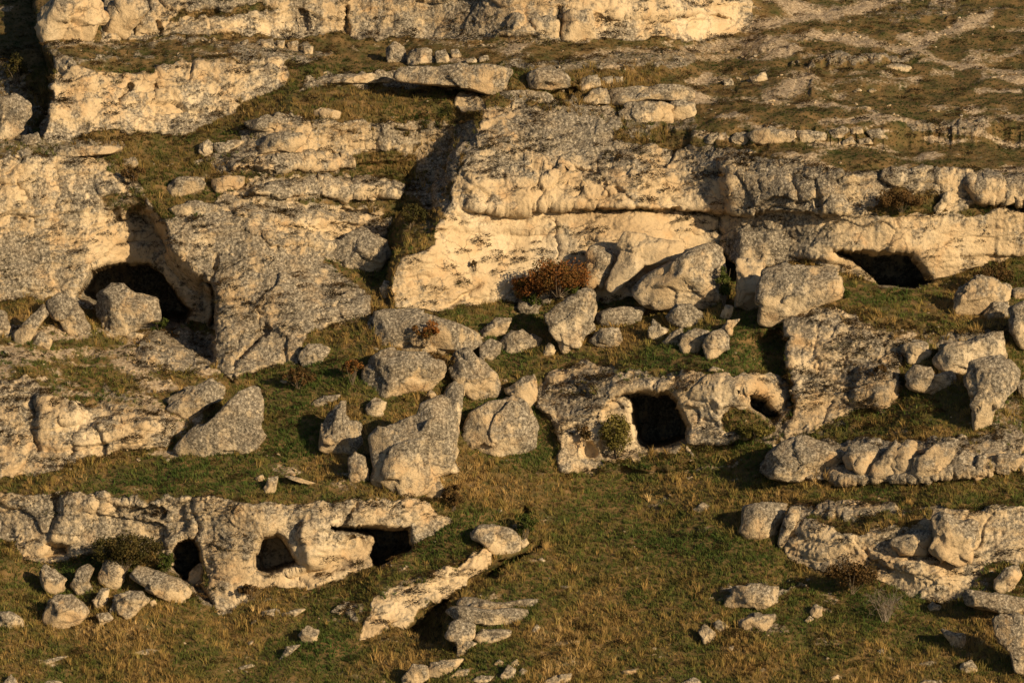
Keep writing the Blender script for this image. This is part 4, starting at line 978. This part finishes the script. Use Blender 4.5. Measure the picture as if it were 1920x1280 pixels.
def build_rock(line, seed):
    spec, name, lab, fr, th_, lift = line.split('|')
    fr, th_, lift = float(fr), float(th_), float(lift)
    poly = P(spec)
    rs = np.random.RandomState(seed)
    area, c = area_centroid(poly)
    big = max(np.ptp(poly[:, 0]), np.ptp(poly[:, 1]))
    yb = poly[:, 1].max()
    low = poly[poly[:, 1] > yb - .25 * np.ptp(poly[:, 1])]
    xb = low[:, 0].mean()
    dg = np.median(lookup(DD, xb + np.linspace(-.25, .25, 5) * np.ptp(poly[:, 0]), np.full(5, yb - 3)))
    mpp = K * dg
    size = math.sqrt(area) * mpp
    T = .5 * th_ * size
    dc = dg + .58 * T - lift
    th, r = outline_radius(poly * np.array([1, -1]), c * np.array([1, -1]))
    r = r * mpp * 1.05
    v, f = icosphere(5 if big > 100 else 4 if big > 26 else 3)
    x, y, z = v[:, 0], v[:, 1], v[:, 2]
    m = np.hypot(x, z); t = np.arctan2(z, x)
    p = 3.8
    sc = (m ** p + np.abs(y) ** p) ** (-1 / p)
    rr = np.interp(t, th, r, period=2 * math.pi)
    q = np.stack([np.cos(t) * m * sc * rr, y * sc * T, np.sin(t) * m * sc * rr], -1)
    sil = np.stack([np.cos(th) * r, 0 * th, np.sin(th) * r], -1)
    # broken flat faces, none of which cuts the outline
    for k in range(rs.randint(4, 7)):
        n = np.array([[.1, -.75, .65], [.65, -.7, .1], [-.6, -.75, .15], [.15, -.9, -.35], [rs.uniform(-.6, .6), -.7, rs.uniform(-.4, .6)], [rs.uniform(-.6, .6), -.6, rs.uniform(-.5, .5)]][k % 6])
        n = n + rs.normal(0, .16, 3); n /= np.linalg.norm(n)
        h = max((q @ n).max() * rs.uniform(.52, .80), (sil @ n).max() * 1.0)
        dn = q @ n
        q = np.where((dn > h)[:, None], q * (h / np.maximum(dn, 1e-6))[:, None], q)
    off = rs.uniform(-50, 50, 3)
    w_ = q + off
    a = min(1.0, size / 2.2)
    nd = q / (np.linalg.norm(q, axis=1, keepdims=True) + 1e-9)
    fq = 1.0 / max(size, .5)
    wq = w_ + .18 * size * np.stack([noise(w_, 1.3 * fq, 1), noise(w_, 1.3 * fq, 2), noise(w_, 1.3 * fq, 3)], -1)
    f1, gap, hh, tilt = cells(wq, 1.6 * fq)
    d = size * (.045 * hh + .09 * tilt - .022 * np.clip(1 - gap / .06, 0, 1))
    d += size * .04 * fbm(w_, 1.4 * fq, 3, .5, 4)
    d += a * (.05 * fbm(w_, 2.6, 2, .6, 8) + .03 * fbm(w_, 7.0, 2, .7, 9) - .12 * np.clip(noise(w_, 1.9, 12) - .3, 0, 1))
    d += a * .05 * noise(w_, np.array([.5, .5, 3.2]), 14)
    q = q + nd * (d - size * .012)[:, None]
    ctr = at(c[0], c[1], dc)
    base = np.array([ctr[0], ctr[1], ctr[2] + q[:, 2].min()])
    world_up = q[:, :1] * np.array([[1, 0, 0]]) + q[:, 1:2] * FW + q[:, 2:3] * UP
    vv = ctr + world_up - base
    # freshly broken face where the outline plan says so, weathered crown
    frv = np.clip(fr + .28 * noise(w_, .9 * fq * 1.4, 20) - .28 * np.clip(nd[:, 2], -1, 1) - .05, 0, 1.1)
    me = mesh_np(name, vv, f, M_ROCK, {'fresh_caveshade': frv})
    o = link(bpy.data.objects.new(name, me)); o.location = base
    tag(o, lab, {'boulder': 'boulder', 'stone': 'stone', 'rock_slab': 'rock slab', 'rock_block': 'rock block', 'rock_pillar': 'pillar'}[name],
        {'boulder': 'loose boulders on the hillside', 'stone': 'small stones lying in the turf', 'rock_slab': 'flat rock slabs on the hillside', 'rock_block': 'angular fallen blocks on the hillside'}.get(name), 'thing')
    return poly
ROCKPOLYS = []
for k, line in enumerate(ROCKS.strip().split('\n')):
    ROCKPOLYS.append(build_rock(line, 100 + k))
# ------------------------------------------------------------------ vegetation
rng = np.random.RandomState(11)
def tuft_mesh(name, n, h, spread, width, lean, mat, seed):
    rs = np.random.RandomState(seed)
    V, F = [], []
    for k in range(n):
        a = rs.uniform(0, 2 * math.pi); r0 = spread * .35 * math.sqrt(rs.rand())
        b = np.array([math.cos(a) * r0, math.sin(a) * r0, -.03])
        hh = h * rs.uniform(.5, 1.1); ln = lean * rs.uniform(.2, 1.1)
        dr = np.array([math.cos(a + rs.normal(0, .5)), math.sin(a + rs.normal(0, .5)), 0])
        t = rs.uniform(0, math.pi); s = np.array([math.cos(t), math.sin(t), 0]) * width * rs.uniform(.6, 1.2)
        mid = b + dr * hh * ln * .35 + np.array([0, 0, hh * .55]); tip = b + dr * hh * ln + np.array([0, 0, hh * (1 - .25 * ln)])
        i = len(V); V += [b - s * .5, b + s * .5, mid - s * .4, mid + s * .4, tip]
        F += [(i, i + 1, i + 3), (i, i + 3, i + 2), (i + 2, i + 3, i + 4)]
    return mesh_np(name, np.array(V), np.array(F), mat, smooth=False)
def cushion_mesh(name, n, r, mat, seed):
    rs = np.random.RandomState(seed); V, F = [], []
    for k in range(n):
        d = rs.normal(size=3); d[2] = abs(d[2]) * .8; d /= np.linalg.norm(d)
        c = d * r * rs.uniform(.45, 1.0); a = rs.normal(size=3); a /= np.linalg.norm(a)
        s = r * rs.uniform(.16, .32); b = np.cross(a, d); b /= np.linalg.norm(b) + 1e-9
        i = len(V); V += [c - a * s * .35, c + a * s * .35, c + d * s + b * s * .3]; F.append((i, i + 1, i + 2))
    return mesh_np(name, np.array(V), np.array(F), mat, smooth=False)
def source(name, meshes):
    col = bpy.data.collections.new(name)
    for k, me in enumerate(meshes):
        col.objects.link(bpy.data.objects.new('%s_%02d' % (name, k), me))
    return col
def scatter(name, col, pts, rot, scl, idxs, cols, label, cat):
    """one object of uncountable plants or gravel: instances of the collection's pieces on points"""
    me = bpy.data.meshes.new(name)
    n = len(pts); me.vertices.add(n); me.vertices.foreach_set('co', np.ascontiguousarray(pts, np.float32).ravel())
    me.attributes.new('rot', 'FLOAT_VECTOR', 'POINT').data.foreach_set('vector', np.ascontiguousarray(rot, np.float32).ravel())
    me.attributes.new('scl', 'FLOAT_VECTOR', 'POINT').data.foreach_set('vector', np.ascontiguousarray(scl, np.float32).ravel())
    me.attributes.new('pick', 'INT', 'POINT').data.foreach_set('value', np.ascontiguousarray(idxs, np.int32))
    c4 = np.ones((n, 4), np.float32); c4[:, :3] = cols
    me.attributes.new('col', 'FLOAT_COLOR', 'POINT').data.foreach_set('color', c4.ravel())
    o = link(bpy.data.objects.new(name, me)); tag(o, label, cat, kind='stuff')
    ng = bpy.data.node_groups.new(name + '_scatter', 'GeometryNodeTree')
    ng.interface.new_socket('Geometry', in_out='INPUT', socket_type='NodeSocketGeometry')
    ng.interface.new_socket('Geometry', in_out='OUTPUT', socket_type='NodeSocketGeometry')
    N = ng.nodes; L = ng.links
    gi, go = N.new('NodeGroupInput'), N.new('NodeGroupOutput')
    mp = N.new('GeometryNodeMeshToPoints'); io = N.new('GeometryNodeInstanceOnPoints'); ci = N.new('GeometryNodeCollectionInfo')
    ci.inputs['Collection'].default_value = col; ci.inputs['Separate Children'].default_value = True; ci.inputs['Reset Children'].default_value = True
    def na(nm, ty):
        q = N.new('GeometryNodeInputNamedAttribute'); q.data_type = ty; q.inputs[0].default_value = nm
        return [s for s in q.outputs if s.enabled and s.name == 'Attribute'][0]
    L.new(gi.outputs[0], mp.inputs[0]); L.new(mp.outputs[0], io.inputs['Points']); L.new(ci.outputs[0], io.inputs['Instance'])
    io.inputs['Pick Instance'].default_value = True
    L.new(na('pick', 'INT'), io.inputs['Instance Index'])
    L.new(na('rot', 'FLOAT_VECTOR'), io.inputs['Rotation']); L.new(na('scl', 'FLOAT_VECTOR'), io.inputs['Scale'])
    L.new(io.outputs[0], go.inputs[0])
    md = o.modifiers.new('scatter', 'NODES'); md.node_group = ng
    return o
def pick_points(step, seed, x0=-120, x1=2040, y0=-60, y1=1340):
    rs = np.random.RandomState(seed)
    gx, gy = np.meshgrid(np.arange(x0, x1, step), np.arange(y0, y1, step))
    x = (gx + rs.uniform(0, step, gx.shape)).ravel(); y = (gy + rs.uniform(0, step, gy.shape)).ravel()
    return x, y, rs
N3 = NRM.reshape(NY, NX, 3)
def pal(t, stops):
    p = np.array([s[0] for s in stops]); c = np.array([s[1] for s in stops])
    return np.stack([np.interp(t, p, c[:, k]) for k in range(3)], -1)
# green places in the turf: x, y, rx, ry, amount
GREEN = [(560, 780, 60, 80, .5), (1300, 655, 120, 40, .6), (1680, 570, 90, 40, .5), (1420, 660, 60, 50, .6), (280, 880, 120, 30, .4), (760, 720, 200, 60, .25), (620, 1180, 100, 60, .5), (1150, 1010, 120, 60, .3), (1230, 880, 120, 14, .7),
 (1570, 1180, 120, 60, .4), (900, 990, 60, 40, .5), (1750, 780, 100, 50, .3), (1560, 55, 90, 25, .6), (1400, 120, 90, 20, .6), (1700, 60, 200, 60, .3), (1500, 215, 200, 25, .5), (1750, 280, 200, 30, .3), (1800, 130, 150, 60, .2), (680, 90, 60, 30, .5), (300, 1080, 150, 40, .3), (960, 80, 80, 20, .4),
 (620, 200, 120, 25, -.1), (300, 300, 100, 50, -.1), (300, 1180, 300, 40, -.15), (1500, 940, 200, 40, -.05), (1000, 900, 120, 30, -.25), (1200, 1180, 200, 60, -.2), (1800, 290, 150, 15, -.2)]
def turf_tone(x, y, pts):
    t = .41 + .46 * fbm(pts, (.22, .22, .3), 3, .55, off=200) + .16 * noise(pts, 1.3, off=210)
    for gx, gy, rx, ry, a in GREEN:
        t -= .6 * a * np.exp(-((x - gx) / rx) ** 2 - ((y - gy) / ry) ** 2)
    return t - .16 * ((x > 1280) & (y < 340))
TURF = [(0.0, (.066, .108, .026)), (.25, (.118, .138, .036)), (.45, (.195, .165, .052)), (.62, (.285, .192, .068)), (.8, (.37, .25, .098)), (1.0, (.50, .37, .18))]
x, y, rs = pick_points(5.6, 1)
pts = lookup(VG, x, y)
g = (1 - lookup(ROCK, x, y)) * (1 - .8 * lookup(BARE, x, y)) - .55 * np.clip(lookup(CAVEF, x, y) * 3, 0, 1)
keep = rs.rand(len(x)) < np.clip(g * 1.25 - .10, 0, 1)
x, y, pts = x[keep], y[keep], pts[keep]
nz = lookup(N3, x, y); n = len(x)
tone = np.clip(turf_tone(x, y, pts) + rs.normal(0, .12, n), 0, 1)
short = np.where((y < 330) & (x > 1250), .55, np.where(y < 130, .6, 1.0))
sc = rs.uniform(.55, 1.25, n) * short * (1 - .45 * lookup(BARE, x, y)) * (1 + .25 * fbm(pts, .4, 2, off=230))
colr = pal(tone, TURF) * rs.uniform(.85, 1.6, (n, 1)) * (np.where(short < .9, .6, 1.0) * np.where(y < 440, .74, 1.0))[:, None]
tall = (rs.rand(n) < .16) & (short > .9) & (tone > .45)
pick = rs.randint(0, 6, n); pick[tall] = 6 + rs.randint(0, 3, tall.sum())
tilt = np.stack([-nz[:, 1] * .35 + rs.normal(0, .12, n), nz[:, 0] * .35 + rs.normal(0, .12, n), rs.uniform(0, 6.28, n)], -1)
tilt[:, 0] *= -1
colr[tall] = colr[tall] * 1.25 + np.array([.03, .02, .006])
TUFTS = source('grass_tuft', [tuft_mesh('grass_tuft', 16, .26, .26, .030, .8, M_GRASS, 40 + k) for k in range(6)] + [tuft_mesh('grass_tall', 20, .52, .26, .024, .55, M_GRASS, 60 + k) for k in range(3)])
scatter('grass', TUFTS, pts, tilt, np.repeat(sc[:, None], 3, 1), pick, colr, 'dry brown and green grass covering the slopes and terraces', 'grass')

# dark brown cushions of dry scrub on ledges and stony ground
x, y, rs = pick_points(11, 2)
pts = lookup(VG, x, y); nz = lookup(N3, x, y)
rk_, br_ = lookup(ROCK, x, y), lookup(BARE, x, y)
cl = fbm(pts, .55, 3, .6, off=300)
pr = np.clip(.62 * rk_ * np.clip(nz[:, 2] * 1.2, .16, 1) + .30 * br_ + .10 * (1 - rk_), 0, 1) * np.clip(.5 + 2.2 * cl, 0, 2.2)
pr = np.where((x > 1480) & (x < 1760) & (y > 590) & (y < 820), pr * 4.5, pr)
pr = np.where((x > 1010) & (x < 1300) & (y > 675) & (y < 735), pr * 2.5, pr)
edge = np.abs(lookup(ROCK, x, y) - lookup(ROCK, x, y - 9))
pr += .45 * np.clip(edge * 2, 0, 1)
pr *= lookup(CAVEF, x, y) < .05
keep = rs.rand(len(x)) < pr
x, y, pts, nz = x[keep], y[keep], pts[keep], nz[keep]; n = len(x)
colr = pal(rs.rand(n), [(0, (.030, .022, .010)), (.5, (.062, .038, .016)), (.8, (.10, .058, .022)), (1, (.055, .055, .02))]) * rs.uniform(.7, 1.3, (n, 1))
sc = rs.uniform(.5, 1.5, n) ** 1.5
CUSH = source('scrub_cushion', [cushion_mesh('scrub_cushion', 130, .24, M_GRASS, 80 + k) for k in range(5)])
scatter('dry_scrub', CUSH, pts + nz * .02, np.stack([0 * x, 0 * x, rs.uniform(0, 6.28, n)], -1), np.stack([sc * 1.3, sc, sc * .6], -1), rs.randint(0, 5, n), colr, 'low dark brown cushions of dry scrub dotted over rock ledges', 'scrub')

# loose stone rubble
def rubble_mesh(seed):
    v, f = icosphere(2); rs = np.random.RandomState(seed)
    q = v.copy()
    for k in range(6):
        nn = rs.normal(size=3); nn /= np.linalg.norm(nn); h = rs.uniform(.5, .85); dn = q @ nn
        q = np.where((dn > h)[:, None], q * (h / np.maximum(dn, 1e-6))[:, None], q)
    q += v * (.12 * noise(q + seed, 2.0))[:, None]
    return mesh_np('rubble', q, f, M_ROCK, {'fresh_caveshade': np.full(len(q), .45)}, smooth=False)
x, y, rs = pick_points(9, 3)
pts = lookup(VG, x, y)
br_, rk_ = lookup(BARE, x, y), lookup(ROCK, x, y)
pr = np.clip(.34 * br_ * (1 - rk_) + .05 * rk_ * (1 - rk_) * 4 + .008, 0, 1) * (lookup(CAVEF, x, y) < .05)
keep = rs.rand(len(x)) < pr
x, y, pts = x[keep], y[keep], pts[keep]; n = len(x)
sc = .05 + .12 * rs.rand(n) ** 3
RUB = source('rubble', [rubble_mesh(120 + k) for k in range(6)])
scatter('stone_rubble', RUB, pts, rs.uniform(0, 6.28, (n, 3)) * np.array([.1, .1, 1]), np.stack([sc * 1.4, sc, sc * .7], -1), rs.randint(0, 6, n), np.full((n, 3), .5), 'small pale stones strewn over the worn tracks and turf', 'rubble')

# bushes one can tell apart: x, y of the foot, width and height in pixels, palette, leaves, label
PALS = {'rust': [(.0, (.04, .045, .012)), (.4, (.11, .055, .018)), (1, (.26, .10, .03))], 'green': [(0, (.02, .032, .008)), (.6, (.05, .065, .015)), (1, (.09, .09, .03))],
        'olive': [(0, (.045, .045, .012)), (.6, (.11, .095, .025)), (1, (.19, .15, .05))], 'brown': [(0, (.03, .024, .010)), (.6, (.075, .045, .018)), (1, (.13, .075, .03))], 'dark': [(0, (.022, .024, .008)), (.6, (.05, .042, .014)), (1, (.085, .06, .022))]}
BUSHES = [
 (1046, 548, 130, 66, 'rust', 5200, 'rust and orange bush at the foot of the central cliff', .9), (990, 560, 80, 44, 'rust', 1600, 'lower left lobe of rusty shrub beside the dark rock', .3), (1075, 555, 60, 40, 'green', 1200, 'green shrub growing under the rust coloured bush', .4),
 (1155, 850, 58, 84, 'olive', 3400, 'olive climbing bush on the wall left of the arched doorway', .5), (1094, 828, 28, 32, 'brown', 500, 'small brown shrub above the round niche', .2),
 (235, 1062, 150, 66, 'dark', 3600, 'dark spreading bush hiding the middle of the cave wall', .3), (310, 1080, 40, 50, 'green', 700, 'green shrub left of the narrow black cave', .2), (1600, 1104, 110, 60, 'brown', 2200, 'dark brown bush under the lower right outcrop', .3),
 (850, 948, 46, 44, 'brown', 900, 'brown shrub at the right end of the cave wall roof', .2), (985, 1000, 50, 40, 'green', 900, 'green shrub at the shaded notch above the gully', .2), (800, 636, 60, 34, 'rust', 800, 'reddish shrub growing on the whale backed boulder', 1.4),
 (1358, 570, 34, 80, 'green', 1000, 'dark green ivy filling the cleft between pyramid boulder and pillar', .3), (660, 712, 50, 44, 'rust', 600, 'rusty shrub left of the wide grey boulder', .2), (1690, 390, 120, 36, 'brown', 1800, 'brown scrub patch on the ledge of the golden cliff', .3),
 (1860, 540, 90, 50, 'brown', 1400, 'brown tussocky shrub right of the wide low cave', .4), (300, 616, 34, 22, 'green', 500, 'small green shrub beside the cave mouth boulder', .3), (770, 420, 60, 40, 'dark', 900, 'dark shrub in the shadow left of the central cliff', .3), (250, 340, 50, 30, 'brown', 600, 'brown shrub at the top of the left cliff', .3),
 (890, 500, 18, 14, 'brown', 200, 'tiny brown plant clinging to the cream cliff face', .15), (1570, 560, 50, 26, 'green', 500, 'green tussock at the left end of the grassy shelf', .2), (820, 690, 90, 30, 'brown', 900, 'brown shrub between the whale backed and tilted oval boulders', .6),
 (1420, 818, 90, 26, 'olive', 900, 'grass clump and weeds before the shadowed side hollow', .4), (560, 720, 70, 36, 'brown', 800, 'brown shrub at the foot of the buttress', .2), (30, 150, 60, 50, 'dark', 900, 'dark shrub in the shaded gully at upper left', .2),
 (1000, 575, 50, 30, 'green', 600, 'low green plant left of the dark rock under the rusty bush', .3), (1650, 700, 34, 18, 'brown', 300, 'brown cushion plant on the pale crumbly bluff', .2), (470, 1115, 60, 22, 'brown', 500, 'brown grass clump under the rounded cave opening', .2)]
def bush(spec, seed):
    bx, by, bw, bh, pname, nl, lab, lift = spec
    rs = np.random.RandomState(seed)
    d = float(np.min(lookup(DD, bx + np.linspace(-.3, .3, 5) * bw, np.full(5, by - 2.0)))) - lift - .15 * bw * MPP; mpp = K * d
    base = at(bx, by, d); W, H = bw * mpp, bh * mpp
    root = link(bpy.data.objects.new('bush', None)); root.location = base; root.empty_display_size = .3; tag(root, lab, 'bush', 'bushes among the rocks')
    # stems
    V, F = [], []
    tips = []
    for k in range(9):
        a = rs.uniform(0, 6.28); e = np.array([math.cos(a) * W * .36 * rs.rand() ** .5, math.sin(a) * W * .22, H * rs.uniform(.45, .85)])
        p0 = np.array([rs.normal(0, .06), rs.normal(0, .06), -.25]); mid = (p0 + e) / 2 + rs.normal(0, .05 * W, 3)
        rad = .022 * max(.6, H / 1.5); i0 = len(V)
        for q, rr in ((p0, rad), (mid, rad * .7), (e, rad * .25)):
            for s in range(4): V.append(q + rr * np.array([math.cos(s * 1.571), math.sin(s * 1.571), 0]))
        for ring in (0, 1):
            for s in range(4):
                a0 = i0 + ring * 4 + s; b0 = i0 + ring * 4 + (s + 1) % 4
                F.append((a0, b0, b0 + 4, a0 + 4))
        tips.append(e)
    link(bpy.data.objects.new('stem', mesh_np('stem', np.array(V), np.array(F), M_STEM)), root)
    # leaves in clumps
    nl = int(nl * 1.5); nc = max(8, int(nl / 70))
    u = rs.normal(size=(nc, 3)); u /= np.linalg.norm(u, axis=1, keepdims=True)
    cc = u * rs.rand(nc, 1) ** .4 * np.array([W * .44, W * .26, H * .40]) + np.array([0, 0, H * .48])
    cc[:, 2] = np.maximum(cc[:, 2], .02)
    cr = rs.uniform(.10, .20, nc) * (W * H) ** .5
    k = rs.randint(0, nc, nl)
    q = rs.normal(size=(nl, 3)); q /= np.linalg.norm(q, axis=1, keepdims=True)
    c = cc[k] + q * (cr[k] * rs.uniform(.5, 1.0, nl))[:, None]
    a = rs.normal(size=(nl, 3)); a /= np.linalg.norm(a, axis=1, keepdims=True)
    b = np.cross(a, q); b /= np.linalg.norm(b, axis=1, keepdims=True) + 1e-9
    s = rs.uniform(.05, .11, (nl, 1)) * (1.0 if nl > 400 else .8)
    V = np.stack([c - a * s * .5, c + b * s * .45, c + a * s, c - b * s * .45], 1).reshape(-1, 3)
    F = np.arange(nl * 4).reshape(-1, 4)
    tn = np.clip(rs.rand(nc)[k] * .6 + rs.rand(nl) * .4, 0, 1)
    col_ = np.repeat(pal(tn, PALS[pname]) * 1.7, 4, 0)
    link(bpy.data.objects.new('foliage', mesh_np('foliage', V, F, M_LEAF, {'col': col_}, smooth=False)), root)
for k, s in enumerate(BUSHES): bush(s, 500 + k)

# bare grey shrub
def bare_shrub(bx, by, bw, bh, lab, seed):
    rs = np.random.RandomState(seed)
    d = float(lookup(DD, bx, by)[0]) - .3; mpp = K * d
    base = at(bx, by, d); W, H = bw * mpp, bh * mpp
    root = link(bpy.data.objects.new('bare_shrub', None)); root.location = base; root.empty_display_size = .3; tag(root, lab, 'shrub')
    def tubes(paths, name):
        V, F = [], []
        for pth, r0 in paths:
            i0 = len(V); n = len(pth)
            for j, q in enumerate(pth):
                rr = r0 * (1 - .8 * j / (n - 1))
                for s in range(3): V.append(q + rr * np.array([math.cos(s * 2.094), math.sin(s * 2.094) * .7, math.sin(s * 2.094) * .7]))
            for j in range(n - 1):
                for s in range(3):
                    a0 = i0 + j * 3 + s; b0 = i0 + j * 3 + (s + 1) % 3
                    F.append((a0, b0, b0 + 3, a0 + 3))
        link(bpy.data.objects.new(name, mesh_np(name, np.array(V), np.array(F), M_BARE)), root)
    main, twig = [], []
    for k in range(34):
        a = rs.uniform(0, 6.28); e = np.array([math.cos(a) * W * .55 * rs.rand() ** .3, math.sin(a) * W * .35, H * rs.uniform(.15, .95)]) * rs.uniform(.7, 1)
        p0 = np.array([rs.normal(0, .1), rs.normal(0, .1), -.1])
        pth = [p0 + (e - p0) * t + rs.normal(0, .05 * W * t, 3) + np.array([0, 0, H * .25 * math.sin(t * math.pi)]) for t in np.linspace(0, 1, 6)]
        main.append((pth, .014))
        for m in range(9):
            j = rs.randint(1, 5); s0 = pth[j]; dr = rs.normal(size=3); dr /= np.linalg.norm(dr); ln = rs.uniform(.15, .5)
            twig.append(([s0, s0 + dr * ln * .5 + rs.normal(0, .03, 3), s0 + dr * ln], .008))
    tubes(main, 'branch'); tubes(twig, 'twigs')
M_BARE = mat_plain('grey_twigs', (0.17, 0.14, 0.11), (0.30, 0.25, 0.20))
bare_shrub(1660, 1160, 110, 74, 'bare grey leafless shrub in the lower right grass', 900)
